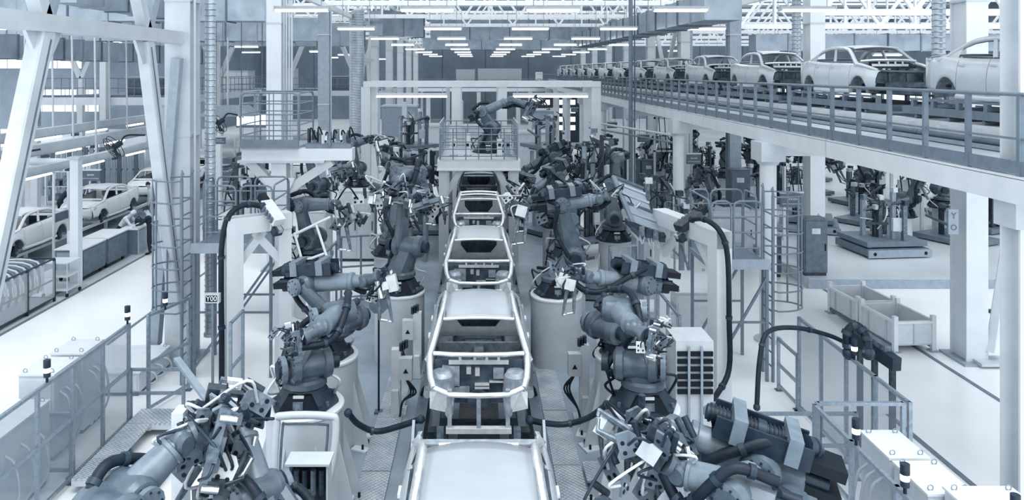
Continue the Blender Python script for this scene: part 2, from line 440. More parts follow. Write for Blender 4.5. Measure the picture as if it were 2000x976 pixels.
w3 = thing('window_3', 'long bright glazing in the right wall', 'window', (41.8, 60, 2)); w3['kind'] = 'structure'; del w3['category']
for i in range(10):
    MB().bx(41.8, 41.82, 22.1 + 8.15 * i, 30 + 8.15 * i, 2.0, 6.0).build('pane', 'window_glass', w3)
    MB().bx(41.72, 41.9, 30 + 8.15 * i, 30.25 + 8.15 * i, 2.0, 6.0).build('mullion', 'white_steel', w3)

struct(MB().bx(-30.3, -30, WL, WY + 0.3, 0, 13).build('wall_left_return', 'wall_dark'))
# roof: deck strips with open skylight strips between them
ceil = struct(MB().bx(-75, 42, 111.5, 112, 12.4, 12.7).build('ceiling', 'roof'))
y = 10.0
while y < 110:
    MB().bx(-75, 42, y, y + 4.2, 12.4, 12.6).build('roof_strip', 'roof', ceil)
    if y > 30: MB().bx(-75, 42, y + 4.2, y + 8.0, 12.50, 12.53).build('skylight_pane', 'window_glass', ceil)
    y += 8.0

# ------------------------------------------------------------------ columns
def column(px, py, w, d, z1, label, mt='white_steel', conduits=0, band=(5.2, 8.3), grp='building columns', z0=0.0):
    t = thing('steel_column', label, 'column', (px, py, z0), 0, grp)
    # I-section: two flanges facing along Y and one web
    MB().bx(px - w/2, px + w/2, py - d/2, py - d/2 + 0.04, z0, z1).build('flange', mt, t)
    MB().bx(px - w/2, px + w/2, py + d/2 - 0.04, py + d/2, z0, z1).build('flange', mt, t)
    MB().bx(px - w*0.36, px + w*0.36, py - d/2 + 0.04, py + d/2 - 0.04, z0, z1).build('web', mt, t)
    MB().bx(px - w*0.8, px + w*0.8, py - d*0.8, py + d*0.8, z0, z0 + 0.05).build('base_plate', 'mid_paint', t)
    for zb in band: MB().bx(px - w/2 - 0.012, px + w/2 + 0.012, py - d/2 - 0.012, py + d/2 + 0.012, z0 + zb, z0 + zb + 0.05).build('splice_band', 'pale_steel', t)
    for k in range(conduits):
        xx = px + w/2 + 0.06 + 0.09 * k
        MB().cyl((xx, py - d*0.3, z0 + 0.1), (xx, py - d*0.3, z1), 0.035, n=8).build('conduit', 'pale_steel', t)
    return t
def spiral_duct(x, y, r, z0, z1, label, n=14):
    t = thing('spiral_duct', label, 'duct', (x, y, z0), 0, 'spiral ducts beside columns')
    MB().cyl((x, y, z0), (x, y, z1), r, n=n).build('pipe', 'spiral_duct', t)
    m = MB(); nb = int((z1 - z0) / 0.14)
    for k in range(nb):
        zz = z0 + 0.14 * k + 0.07
        m.prof((x, y, zz - 0.02), (0, 0, 1), [(0, r), (0.02, r + 0.018), (0.04, r)], n=n)
    sm = m.build('seam_rib', 'duct', t); sm['kind'] = 'stuff'
    MB().prof((x, y, z0 - 0.02), (0, 0, 1), [(0, r + .03), (0.08, r + .03)], n=n).build('collar', 'pale_steel', t)
    return t
LX, RX = -6.9, 11.42
LCOL = ['standing by the caged ladder in the front left', 'behind the caged platform on the left bracket', 'flat grey behind the left robots', 'with a spiral duct left of the centre gate',
        'just left of the far gantry', 'sixth in the left row', 'seventh in the left row', 'eighth in the left row', 'ninth in the left row']
for k in range(9):
    yy = 17.3 + 8 * k
    column(LX, yy, 0.58 if k == 0 else 0.5, 0.62, 9.52, 'left row pale steel hall column ' + LCOL[k], 'mid_paint' if k == 2 else ('pale_steel' if k == 0 else 'white_steel'), 1 if k in (0, 2) else (4 if k == 1 else 0))
RCOL = ['with wall bracing behind the steel bins', 'beside the dark control cabinet by the raised floor', 'behind the hanging sign under the conveyor', 'beyond the overhead conveyor midway back',
        'fifth in the right row', 'sixth in the right row', 'seventh in the right row', 'eighth in the right row', 'ninth in the right row']
for k in range(9):
    yy = 17.3 + 8 * k
    column(RX, yy, 0.5, 0.6, 9.52, 'right row white steel hall column ' + RCOL[k], 'mid_paint' if k == 2 else 'white_steel', 0)
for i, (x, y, r, z0, lab) in enumerate(((-6.42, 17.75, 0.12, 0.4, 'thin spiral duct hugging the front left column'), (-6.55, 40.2, 0.34, 2.7, 'wide spiral duct left of the centre gate'),
        (11.34, 18.3, 0.15, 5.36, 'spiral duct beside the nearest right column'), (11.34, 26.5, 0.15, 5.36, 'spiral duct beside the second right column'), (12.1, 43.6, 0.45, 0.32, 'fat spiral duct above the far overhead cars'),
        (-18.6, 25.5, 0.36, 0.3, 'spiral duct between the slanted struts on the far left'))):
    spiral_duct(x, y, r, z0, 10.0, lab)
# wall bracing legs between columns (chevrons) - left front bay
def strut(name, a, b, w, h, m, parent): return MB().bar(a, b, w, h).build(name, m, parent)
t = thing('wind_bracing', 'pale steel chevron bracing with a long beam in the left front bay', 'bracing', (LX, 13.3, 0))
strut('beam', (LX, 6.5, 7.46), (LX, 17.0, 7.46), 0.30, 0.28, 'pale_steel', t)
nodes = [(11.75, 9.25, 0.25), (15.35, 17.25, 0.25)]
for yn, yb, zb in nodes:
    lg = MB().taper((LX, yn, 7.35), (LX, yb, zb), 0.26, 0.34, 0.26, 0.30, up=V((0, 1, 0)), ch=0.1).build('leg', 'pale_steel', t)
    MB().bar(V((LX + 0.135, yn, 7.2)), V((LX + 0.135, lerp(yn, yb, 0.93), lerp(7.35, zb, 0.93))), 0.012, 0.03).build('seam', 'slate', lg)
    MB().prism([(LX - 0.03, yn - 0.5, 7.34), (LX - 0.03, yn + 0.5, 7.34), (LX - 0.03, yn + 0.16, 6.85), (LX - 0.03, yn - 0.16, 6.85)], (0.06, 0, 0)).build('gusset', 'pale_steel', t)
    MB().bar((LX, yn, 7.5), (LX, yn - 1.3, 10.2), 0.22, 0.24).build('upper_leg', 'pale_steel', t)
    MB().bar((LX, yn, 7.5), (LX, yn + 1.3, 10.2), 0.22, 0.24).build('upper_leg', 'mid_paint', t)
MB().bar((LX + 0.05, 16.9, 7.0), (LX - 0.55, 17.1, 0.4), 0.2, 0.26).build('inner_leg', 'mid_paint', t)
t = thing('wind_bracing', 'white slanted brace leg against the nearest right column', 'bracing', (RX, 17.3, 0))
MB().taper((RX + 0.35, 17.0, 0.25), (RX + 1.75, 17.9, 5.2), 0.22, 0.3, 0.22, 0.3, ch=0.1).build('leg', 'white_steel', t)
MB().bx(RX - 0.1, RX + 0.9, 16.7, 17.2, 0.05, 0.12).build('foot_plate', 'pale_steel', t)
for x, y0 in ((-6.9, 41.3), (RX, 41.3)):
    t = thing('wind_bracing', 'slim chevron bracing on the far ' + ('left' if x < 0 else 'right') + ' column row', 'bracing', (x, y0 + 4, 0))
    for s in (-1, 1): MB().bar((x, y0 + 4 + s * 3.6, 0.2), (x, y0 + 4 + s * 0.9, 7.4), 0.2).build('leg', 'white_steel', t)
    for s in (-1, 1): MB().bar((x, y0 + 4 + s * 0.9, 7.4), (x, y0 + 4 + s * 3.2, 10.2), 0.2).build('upper_leg', 'white_steel', t)
    MB().bar((x, y0 + 1, 7.4), (x, y0 + 7, 7.4), 0.22).build('beam', 'white_steel', t)

# ------------------------------------------------------------------ roof trusses
def truss(x0, x1, y, z0, z1, n, label, grp='white roof trusses'):
    t = thing('roof_truss', label, 'truss', ((x0 + x1) / 2, y, z0), 0, grp)
    MB().bar((x0, y, z0), (x1, y, z0), 0.2, 0.22).build('bottom_chord', 'truss_white', t)
    MB().bar((x0, y, z1), (x1, y, z1), 0.2, 0.2).build('top_chord', 'truss_white', t)
    for k in range(n):
        xa = lerp(x0, x1, k / n); xb = lerp(x0, x1, (k + 1) / n); xm = (xa + xb) / 2
        MB().bar((xa, y, z0), (xm, y, z1), 0.12).build('diagonal', 'truss_white', t)
        MB().bar((xm, y, z1), (xb, y, z0), 0.12).build('diagonal', 'truss_white', t)
        MB().bar((xm, y, z1), (xm, y, z0), 0.09).build('post', 'truss_white', t)
    return t
for k in range(7):
    yy = 33.3 + 8 * k
    truss(LX, RX, yy, 9.75, 11.9, 6, ORD[k] + ' white roof truss over the centre bay')
for k in range(7):
    yy = 25.3 + 8 * k
    truss(RX + 0.3, 40, yy, 8.7 if k < 2 else 9.3, 10.9 if k < 2 else 11.4, 9, ORD[k] + ' white roof truss over the right bay')
for k in range(5):
    yy = 33.3 + 8 * k
    truss(-34, LX - 0.3, yy, 9.6, 11.6, 8, ORD[k] + ' white roof truss over the left bay')
for x, lab in ((LX, 'left'), (RX, 'right')):
    t = thing('purlin_truss', 'long lattice girder running away along the %s of the centre roof' % lab, 'truss', (x, 60, 9.75))
    MB().bx(x - 0.1, x + 0.1, 25, 100, 9.55, 9.75).build('bottom_chord', 'truss_white', t)
    MB().bx(x - 0.1, x + 0.1, 25, 100, 11.7, 11.9).build('top_chord', 'truss_white', t)
    for k in range(37):
        MB().bar((x, 25 + 2 * k, 9.7 if k % 2 else 11.8), (x, 27 + 2 * k, 11.8 if k % 2 else 9.7), 0.1).build('diagonal', 'truss_white', t)

# ------------------------------------------------------------------ ventilation ducts (each flanged section is a part)
def duct(a, b, w, h, label, sec=1.4, m='duct'):
    a = V(a); b = V(b); t = thing('air_duct', label, 'duct', tuple((a + b) / 2 - V((0, 0, h / 2))))
    L = (b - a).length; n = max(1, int(L / sec)); d = (b - a).normalized()
    for k in range(n):
        p = a + d * (L * k / n + 0.03); q = a + d * (L * (k + 1) / n - 0.03)
        MB().bar(p, q, w, h).build('duct_section', m, t)
        if k % 3 == 1:
            for e in (-1, 1):
                hp = q + d.cross(V((0, 0, 1))) * (e * w * .45); MB().cyl(hp + V((0, 0, h / 2)), (hp.x, hp.y, 12.42), .015, n=5).build('hanger', 'mid_paint', t)
        MB().bar(q, q + d * 0.06, w + 0.08, h + 0.08).build('flange', 'slate' if k % 2 else 'mid_paint', t)
    return t
duct((7.75, 23.5, 8.75), (7.1, 50, 8.75), 1.2, 0.85, 'long ribbed duct running away above the overhead cars')
duct((-3.5, 54, 9.7), (10.8, 54, 9.7), 1.2, 1.4, 'deep silver duct crossing the centre bay')
duct((-5.5, 73, 9.4), (10.4, 73, 9.4), 1.2, 1.1, 'second crossing duct further back over the centre bay')
duct((-6.2, 44.6, 9.6), (-3.9, 47.3, 9.6), 1.2, 1.5, 'slanted duct turning towards the left columns')
duct((12.5, 34, 8.0), (26, 34, 8.0), 0.9, 0.75, 'duct over the right bay behind the overhead cars')
duct((-26, 27, 8.9), (-7.6, 27, 8.9), 1.0, 0.8, 'nearest square duct across the left bay')
duct((-30, 36, 8.7), (-7.6, 36, 8.7), 1.2, 1.1, 'middle square duct across the left bay')
duct((-34, 49, 9.1), (-7.6, 49, 9.1), 1.2, 1.5, 'furthest square duct across the left bay')
duct((-16.5, 23, 7.55), (-16.5, 44.5, 7.55), 0.9, 0.8, 'square duct running away over the left bay')
duct((-11.2, 20, 8.9), (-11.2, 26, 8.9), 0.7, 0.7, 'short duct beside the front left bracing')

# ------------------------------------------------------------------ pendant lamps
def make_lamp():
    t = thing('pendant_lamp', 'x', 'lamp', (0, 0, 0), 0, 'fluorescent pendant lamps')
    L = 0.76
    MB().prism([(-L, -0.12, 0.0), (-L, 0.12, 0.0), (-L, 0.06, 0.09), (-L, -0.06, 0.09)], (2 * L, 0, 0)).build('reflector', 'pale_steel', t)
    for s in (-0.055, 0.055): MB().cyl((-L + 0.03, s, -0.03), (L - 0.03, s, -0.03), 0.04, n=8).build('tube', 'lamp_tube', t)
    for s in (-1, 1): MB().bx(s * L - 0.015, s * L + 0.015, -0.12, 0.12, -0.05, 0.09).build('end_cap', 'pale_steel', t)
    for s in (-0.55, 0.55): MB().cyl((s, 0, 0.09), (s, 0, 3.95), 0.012, n=5).build('hanger', 'mid_paint', t)
    return t
lamp0 = make_lamp(); first = True
ROWN = {-5.0: 'left row of the centre bay', -1.45: 'left centre row', 2.1: 'right centre row', 5.7: 'row left of the overhead conveyor', 9.3: 'row above the overhead cars'}
def place_lamp(x, y, z, label):
    global first
    if first:
        lamp0.location = (x, y, z); lamp0['label'] = label; first = False; ROOTM.pop(lamp0.name, None)
    else:
        r = dup(lamp0, (x, y, z), 0, label)
        for ch in r.children:
            if ch.name.startswith('hanger'): ch.scale.z = (12.5 - z) / 3.95
for x, nm in ROWN.items():
    for k in range(8):
        if x == 9.3 and k == 2: continue
        place_lamp(x, 21 + 9.3 * k, 8.45, ORD[k] + ' pendant tube lamp in the ' + nm)
for x, y, z, nm in ((-11, 17.5, 7.75, 'nearest'), (-18.4, 32, 8.0, 'second'), (-20, 40, 8.3, 'third'), (-15, 48, 8.3, 'fourth'), (-12, 56, 8.2, 'fifth'), (-19, 62, 8.3, 'sixth'), (-25, 52, 8.2, 'seventh'), (-14, 70, 8.0, 'eighth'), (-11, 62, 8.1, 'ninth'), (-10, 78, 8.0, 'tenth')):
    place_lamp(x, y, z, nm + ' pendant tube lamp over the left bay')
for x, y, z, nm in ((15.5, 37.5, 7.9, 'nearest'), (18, 46, 8.0, 'second'), (14.5, 54, 8.2, 'third'), (22, 40, 7.6, 'fourth'), (20, 64, 8.0, 'fifth')):
    place_lamp(x, y, z, nm + ' pendant tube lamp over the right bay')
# ================================================================== CAR BODIES
def interp(tab, t):
    if t <= tab[0][0]: return tab[0][1]
    for (a, va), (b, vb) in zip(tab[:-1], tab[1:]):
        if t <= b:
            k = (t - a) / (b - a); k = k * k * (3 - 2 * k) * 0.5 + k * 0.5
            return va + (vb - va) * k
    return tab[-1][1]
HW = [(-2.2, .66), (-2.0, .76), (-1.6, .82), (-1.0, .845), (-0.3, .855), (0.7, .855), (1.3, .845), (1.8, .79), (2.1, .70), (2.25, .60)]
BELT = [(-2.2, .52), (-1.9, .62), (-1.4, .71), (-1.0, .775), (-0.5, .79), (0.3, .81), (1.0, .84), (1.5, .87), (2.0, .86), (2.25, .80)]
PROF = [(0, -.075), (.12, -.02), (.3, 0.0), (.5, 0.004), (.72, -.012), (.9, -.05), (1.0, -.085)]
RAIL = [(-1.22, .79, .755), (-1.0, .93, .70), (-0.8, 1.06, .655), (-0.6, 1.165, .615), (-0.35, 1.215, .59), (0.0, 1.235, .58), (0.4, 1.23, .578), (0.7, 1.20, .585), (0.95, 1.13, .605), (1.2, 1.02, .64), (1.45, .90, .69), (1.62, .86, .71)]
def sidex(y, z): return interp(HW, y) + interp(PROF, z / interp(BELT, y))
def bottom(y, full=True):
    zb = 0.12
    if y < -1.72: zb = 0.20
    if y > 1.68: zb = 0.20
    for yc in (-1.36, 1.30):
        d = abs(y - yc)
        if d < 0.40: zb = max(zb, 0.06 + math.sqrt(0.40 ** 2 - d * d) * 1.02)
    return zb
def side_patch(y0, y1, s, n=12, nv=7, edge=None):
    g = []
    ys = sorted(set([lerp(y0, y1, i / n) for i in range(n + 1)] + [v for v in (-1.76, -1.74, -1.72, -1.68, -1.36, -1.04, -0.98, -0.96, 0.90, 0.92, 1.0, 1.60, 1.66, 1.68, 1.7) if y0 < v < y1]))
    for y in ys:
        zb, zt = bottom(y), interp(BELT, y); row = []
        for j in range(nv + 1):
            z = lerp(zb, zt, j / nv); row.append(V((s * sidex(y, z), y, z)))
        # return flange at belt and at the bottom
        row.append(V((s * (sidex(y, zt) - 0.05), y, zt + 0.006)))
        row.insert(0, V((s * (sidex(y, zb) - 0.05), y, zb)))
        g.append(row)
    return MB().sheet(g, True, flip=(s > 0))
def arch_liner(s, yc):
    g = [[V((s * x, yc + math.cos(a) * .385, .06 + math.sin(a) * .40)) for x in (.80, .50)] for a in [PI * k / 10 for k in range(11)]]
    m = MB().sheet(g, True, flip=(s < 0))
    m.prism([(s * .50, yc + math.cos(PI * k / 10) * .385, .06 + math.sin(PI * k / 10) * .40) for k in range(11)], (-s * .02, 0, 0))
    return m
def car_body(name, label, skin, roof=True, fenders=True, doors=True, hood=False, hubs=False, deep=True, bay='car_dark', inner='car_inner', hi=None, tail=True):
    t = thing(name, label, 'car body', (0, 0, 0))
    hi = hi or skin
    for s in (-1, 1):
        if fenders:
            MB_f = side_patch(-2.05, -1.0, s); f = MB_f.build('front_fender', skin, t)
            arch_liner(s, -1.36).build('wheel_housing', 'car_inner', f)
        if doors:
            for a, b, nm in ((-0.99, 0.045, 'front_door'), (0.055, 0.915, 'rear_door')):
                d = side_patch(a, b, s).build(nm, skin, t)
                MB().bar((s * (sidex(b - .13, .68) + .012), b - 0.22, .685), (s * (sidex(b - .05, .68) + .012), b - 0.05, .69), .03, .035).build('handle', hi, d)
                zt = interp(BELT, (a + b) / 2)
                MB().tube([(s * (sidex(a + .02, zt) - .06), max(a, -1.02) + .03, interp(BELT, a) + .01), (s * (sidex((a + b) / 2, zt) - .06), (a + b) / 2, zt + .015), (s * (sidex(b, zt) - .06), b - .01, interp(BELT, b) + .01)], .022, 5).build('window_sill', 'car_dark', d)
        else:
            MB().tube([(s * sidex(y, .45), y, .45 + 0.28 * abs(y) ** 2 * 0.2) for y in (-0.95, -0.5, 0.0, 0.5, 0.95)], .03, 6).build('side_impact_bar', hi, t)
        q = side_patch(0.925, 2.22 if tail else 1.72, s, n=16).build('rear_quarter', skin, t)
        arch_liner(s, 1.30).build('wheel_housing', 'car_inner', q)
        MB().tube([(s * .80, -1.0, .09), (s * .82, 0, .07), (s * .80, .95, .09)], .06, 8).build('sill', skin, t)
        # roof rail from A-pillar foot to C-pillar
        r = MB()
        rings = []
        for i, (y, z, x) in enumerate(RAIL):
            nx, nz = 0.75, 0.66
            w = 0.042 if 0 < i < len(RAIL) - 1 else 0.060
            c = V((s * (x + .008), y, z - .045)); u = V((s * nx, 0, nz)); v = V((-s * nz, 0, nx))
            rings.append([c + u * (.035) + v * a for a in (-w, w)] + [c - u * .03 + v * (w + .01), c - u * .03 - v * (w + .01)])
        r.loft(rings, True, True).build('roof_rail', hi, t)
        MB().taper((s * (sidex(.04, .8) - .085), 0.04, .80), (s * .585, .16, 1.225), .05, .11, .05, .09, up=V((0, 1, 0))).build('b_pillar', hi, t)
        # C pillar panel: from the rail down to the belt
        g = []
        for k in range(8):
            u = k / 7; a = RAIL[8 + int(u * 3)] if u < 1 else RAIL[11]
            i0 = min(10, 8 + int(u * 3)); fr = u * 3 - int(u * 3) if u < 1 else 1.0
            A = V((RAIL[i0][2], RAIL[i0][0], RAIL[i0][1])); B = V((RAIL[i0+1][2], RAIL[i0+1][0], RAIL[i0+1][1]))
            top = A.lerp(B, fr); yb = lerp(1.02, 2.0 if tail else 1.7, u); zb = interp(BELT, yb); bot = V((sidex(yb, zb) - .03, yb, zb))
            g.append([V((s * p.x, p.y, p.z)) for p in (bot, bot.lerp(top, .5) + V((.012, 0, 0)), top)])
        MB().sheet(g, True, flip=(s > 0)).build('c_pillar', skin, t)
        # apron rail, shock tower, chassis rail
        MB().tube([(s * .74, -1.15, .76), (s * .73, -1.45, .72), (s * .70, -1.75, .66), (s * .64, -1.97, .60)], [.055, .05, .045, .04], 6).build('apron_rail', hi, t)
        MB().prof((s * .55, -1.45, .28), (0, 0, 1), [(0, .20), (.30, .17), (.36, .13), (.37, .06)], 12).build('shock_tower', inner, t)
        MB().taper((s * .42, -1.25, .22), (s * .42, -2.05, .30), .12, .14, .11, .13).build('chassis_rail', inner, t)
        MB().bx(min(s*.38, s*.44), max(s*.38, s*.44), -2.10, -2.02, .06, .62).build('radiator_post', inner, t)
        MB().prism([(s * .45, -2.02, .28), (s * .70, -1.94, .30), (s * .70, -1.92, .52), (s * .60, -1.97, .56), (s * .45, -2.04, .50)], (0, .05, 0)).build('lamp_bracket', hi if not fenders else inner, t)
    if roof:
        g = []
        for i in range(9):
            y = lerp(-0.72, 0.74, i / 8); row = []
            zc = 1.262 - 0.055 * (y / 0.74) ** 2 - (0.02 if y < -.5 else 0)
            for j in range(11):
                x = lerp(-0.55, 0.55, j / 10); row.append(V((x, y - 0.05 * (1 - (x / .55) ** 2) * (1 if y < 0 else -1) * abs(y / .74) ** 3, zc - 0.045 * (x / .55) ** 2)))
            g.append(row)
        rf = MB().sheet(g, True).build('roof_panel', skin, t, thick=0.012)
        for s in (-1, 1): MB().tube([(s * .555, lerp(-.70, .72, i / 6), 1.218 - 0.055 * (lerp(-.7, .72, i / 6) / .74) ** 2) for i in range(7)], .012, 5).build('roof_ditch', 'car_inner', rf)
        for k in range(4): MB().bx(-.42 + .24 * k, -.30 + .24 * k, .755, .80, 1.185, 1.195).build('tab', hi, rf)
    for y, z, w, nm in ((-0.70, 1.165, .06, 'header'), (0.73, 1.145, .06, 'rear_header')) + (() if roof else ((-.25, 1.225, .07, 'roof_bow'), (.25, 1.225, .09, 'roof_bow'))):
        MB().tube([(x, y - (.05 if y < -.5 else -.04 if y > .5 else 0) * (1 - (x / .56) ** 2), z + .035 * (1 - (x / .56) ** 2)) for x in (-.56, -.35, -.12, .12, .35, .56)], w * .45, 5).build(nm, hi, t)
    if deep:
        MB().bx(-.74, .74, -1.2, 1.0, .05, .09).build('floor_pan', inner, t)
        MB().prism([(-.14, -1.2, .09), (.14, -1.2, .09), (.08, -1.2, .26), (-.08, -1.2, .26)], (0, 1.9, 0)).build('tunnel', inner, t)
        MB().bx(-.70, .70, .62, .70, .09, .30).build('seat_crossmember', inner, t)
        MB().bx(-.70, .70, -.35, -.25, .09, .19).build('seat_crossmember', inner, t)
        MB().prof((0, -.62, .26), (0, 0, 1), [(0, .13), (.05, .12), (.08, .09)], 10).build('shifter_boss', hi, t)
        # rear bulkhead ring with dark opening
        bk = MB().bx(-.70, .70, .98, 1.02, .30, .46).bx(-.70, -.46, .98, 1.02, .46, .84).bx(.46, .70, .98, 1.02, .46, .84).bx(-.70, .70, .98, 1.30, .84, .87)
        for s in (-1, 1): bk.prism([(s * .46, .98, .46), (s * .30, .98, .46), (s * .46, .98, .66)], (0, .04, 0))
        bk.build('rear_bulkhead', hi, t)
        MB().bx(-.6, .6, 1.6, 1.64, .25, .80).build('trunk_wall', 'car_dark', t)
        MB().bx(-.66, .66, -1.30, -1.24, .10, .74).build('firewall', bay, t)
        for x, z, w, h in ((-.42, .52, .26, .30), (-.15, .60, .07, .10), (-.02, .58, .07, .12), (.30, .56, .16, .16), (.55, .48, .10, .22), (-.25, .30, .22, .10), (.05, .34, .22, .03), (.05, .39, .22, .03), (.32, .43, .32, .02)):
            MB().bx(x - w/2, x + w/2, -1.35, -1.29, z - h/2, z + h/2).build('firewall_bracket', hi if w < .1 or h < .05 else inner, t)
        MB().prof((0.0, -1.36, .16), (0, 1, 0), [(0, .17), (.04, .17)], 14).build('steering_boss', 'car_dark', t)
    MB().tube([(-.68, -1.26, .83), (-.4, -1.36, .85), (0, -1.39, .855), (.4, -1.36, .85), (.68, -1.26, .83)], .035, 6).build('cowl_bar', hi, t)
    MB().bx(-.45, .45, -1.36, -1.33, .70, .76).build('cowl_plenum', hi, t)
    for x in (-.28, -.06, .12, .30): MB().bx(x - .02, x + .02, -1.375, -1.355, .75, .84).build('cowl_stay', hi, t)
    if not hood:
        MB().tube([(-.66, -1.92, .60), (-.52, -2.02, .58), (-.40, -2.10, .565), (0, -2.12, .56), (.40, -2.10, .565), (.52, -2.02, .58), (.66, -1.92, .60)], .038, 6).build('radiator_support', hi if not fenders else inner, t)
        MB().bx(-.46, .46, -2.13, -2.03, .03, .10).build('lower_crossmember', hi if not fenders else inner, t)
        MB().bx(-.03, .03, -2.12, -2.08, .10, .56).build('latch_post', inner, t)
        if fenders:
            MB().bx(-.62, .62, -1.90, -1.86, .12, .60).build('radiator_panel', 'car_dark', t)
            MB().bx(-.72, .72, -1.95, -1.2, .10, .16).build('undertray', 'car_dark', t)
            MB().bx(-.55, .55, -2.16, -2.12, .20, .32).build('bumper_beam', inner, t)
    else:
        g = []
        for i in range(7):
            y = lerp(-2.08, -1.30, i / 6); row = []
            for j in range(9):
                x = lerp(-1, 1, j / 8) * (sidex(y, interp(BELT, y)) - .04)
                row.append(V((x, y - .10 * (1 - (j / 4 - 1) ** 2) * (1 - i / 6), interp(BELT, y) + .03 + .05 * (1 - (j / 4 - 1) ** 2))))
            g.append(row)
        MB().sheet(g, True).build('hood', skin, t, thick=.01)
        g = [[V((x, -2.08 - .12 * (1 - (x / .7) ** 2) + .06 * abs(zz - .35), zz)) for x in (-.7, -.5, -.25, 0, .25, .5, .7)] for zz in (.2, .35, .48, .58)]
        MB().sheet(g, True).build('front_panel', skin, t, thick=.01)
        for s in (-1, 1):
            MB().prism([(s * .50, -2.15, .46), (s * .74, -1.98, .50), (s * .76, -1.80, .60), (s * .60, -2.02, .58)], (0, .03, -.01)).build('headlamp_opening', 'car_inner', t)
    # deck lid and tail
    if tail:
      g = [[V((x, y, interp(BELT, y) + .03 + .03 * (1 - (x / .65) ** 2))) for x in (-.65, -.4, -.15, .15, .4, .65)] for y in (1.5, 1.75, 2.0, 2.18)]
      MB().sheet(g, True).build('deck_lid', skin, t, thick=.01)
      g = [[V((x, 2.20 + .08 * (1 - (x / .66) ** 2), z)) for x in (-.66, -.4, 0, .4, .66)] for z in (.25, .5, .7, .86)]
      MB().sheet(g, True, flip=True).build('tail_panel', skin, t, thick=.01)
    MB().bar((-.66, 1.42, .88), (.66, 1.42, .88), .12, .03).build('parcel_shelf', inner, t)
    if hubs:
        for s in (-1, 1):
            for yc in (-1.36, 1.30):
                h = MB().cyl((s * .60, yc, .02), (s * .74, yc, .02), .15, n=14).build('brake_disc', 'tool_dark', t)
                MB().cyl((s * .72, yc, .02), (s * .79, yc, .02), .06, n=10).build('hub', 'tool_grey', h)
    return t

# --- welding line bodies in the centre
ROOFY = [7.03 + 5.5 * k for k in range(5)]
BZ = 1.59
cA = car_body('car_body', 'bare zinc car body with smooth roof panel cut by the bottom edge', 'car_zinc', roof=True, fenders=False, doors=True, hi='car_bright', tail=False)
cA['group'] = 'bodies on the welding line'
cA.location = (0, ROOFY[0], BZ); ROOTM.pop(cA.name)
dup(cA, (0, ROOFY[1], BZ), 0, 'bare zinc car body with open windscreen and engine bay, second on the welding line')
dup(cA, (0, ROOFY[2], BZ), 0, 'roofed bare car body third on the welding line between robot pedestals')
cB = car_body('car_body', 'roofless bare car body with cross bows just before the white gate', 'car_zinc', roof=False, fenders=False, doors=True, hi='car_bright', tail=False)
cB['group'] = 'bodies on the welding line'
cB.location = (0, ROOFY[3], BZ); ROOTM.pop(cB.name)
cC = car_body('car_body', 'roofless car body inside the white gate, shade painted into its skin', 'car_inner', roof=False, fenders=False, doors=True, tail=False)  # darker skin grey paints in the shade under the gate
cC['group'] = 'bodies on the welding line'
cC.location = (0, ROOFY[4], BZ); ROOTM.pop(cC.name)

# skids / line stands under each body
def line_stand(y, label):
    t = thing('body_skid', label, 'skid', (0, y, 0.012), 0, 'skids under the welding line bodies')
    for s in (-1, 1):
        MB().bx(s * .55 - .07, s * .55 + .07, y - 2.3, y + 2.3, .95, 1.15).build('skid_rail', 'tool_dark', t)
        for yy in (-1.9, -.6, .7, 1.9):
            MB().bx(s * .55 - .05, s * .55 + .05, y + yy - .05, y + yy + .05, 1.15, 1.60).build('support_pin', 'tool_grey', t)
            MB().bx(s * .70 - .12, s * .70 + .12, y + yy - .1, y + yy + .1, .012, .95).build('pillar', 'mid_paint' if yy in (-1.9, .7) else 'tool_dark', t)
        MB().prism([(s * .95, y - 1.75, .6), (s * .95, y - 1.2, .6), (s * .95, y - 1.2, 1.25), (s * .95, y - 1.45, 1.5), (s * .95, y - 1.75, 1.2)], (.04 * s, 0, 0)).build('guide_plate', 'mid_paint', t)
        MB().bx(s * 1.05 - .1, s * 1.05 + .1, y - 2.7, y + 2.7, .012, .5).build('side_beam', 'slate', t)
        for yy in (-2.2, -.9, 1.4): MB().tube([(s * .9, y + yy, .9), (s * 1.05, y + yy + .1, .7), (s * 1.1, y + yy + .3, .5)], .03, 6).build('hose', 'rubber', t)
    for yy in (-2.05, -.6, .7, 1.9): MB().bx(-.6, .6, y + yy - .06, y + yy + .06, .97, 1.09).build('cross_tube', 'tool_grey' if yy == -2.05 else 'tool_dark', t)
    MB().bx(-.35, .35, y - 2.0, y + 2.2, .012, .65).build('drive_box', 'tool_dark', t)
    MB().bx(-.30, .30, y - 2.2, y - 2.0, .7, .95).build('stop_block', 'tool_grey', t)
    return t
for k in range(5): line_stand(ROOFY[k], ORD[k] + ' lift stand carrying a body on the welding line')

# --- silver bodies on the overhead conveyor
cO = car_body('car_body', 'x', 'car_silver', roof=True, fenders=True, doors=True, inner='car_dark', bay='tool_dark')
cO['group'] = 'silver bodies on the overhead conveyor'
OH = ['silver sedan body cut off by the right column on the overhead conveyor', 'large complete silver sedan body on the overhead conveyor', 'silver sedan body just behind the large one on the overhead conveyor']
cO.location = (10.15, 13.55, 6.12); cO['label'] = OH[0]; ROOTM.pop(cO.name)
for k in range(1, 13):
    lab = OH[k] if k < 3 else ['fourth', 'fifth', 'sixth', 'seventh', 'eighth', 'ninth', 'tenth', 'eleventh', 'twelfth', 'last'][k - 3] + ' silver body along the overhead conveyor'
    dup(cO, (10.15, 13.55 + 6.12 * k, 6.12), 0, lab)
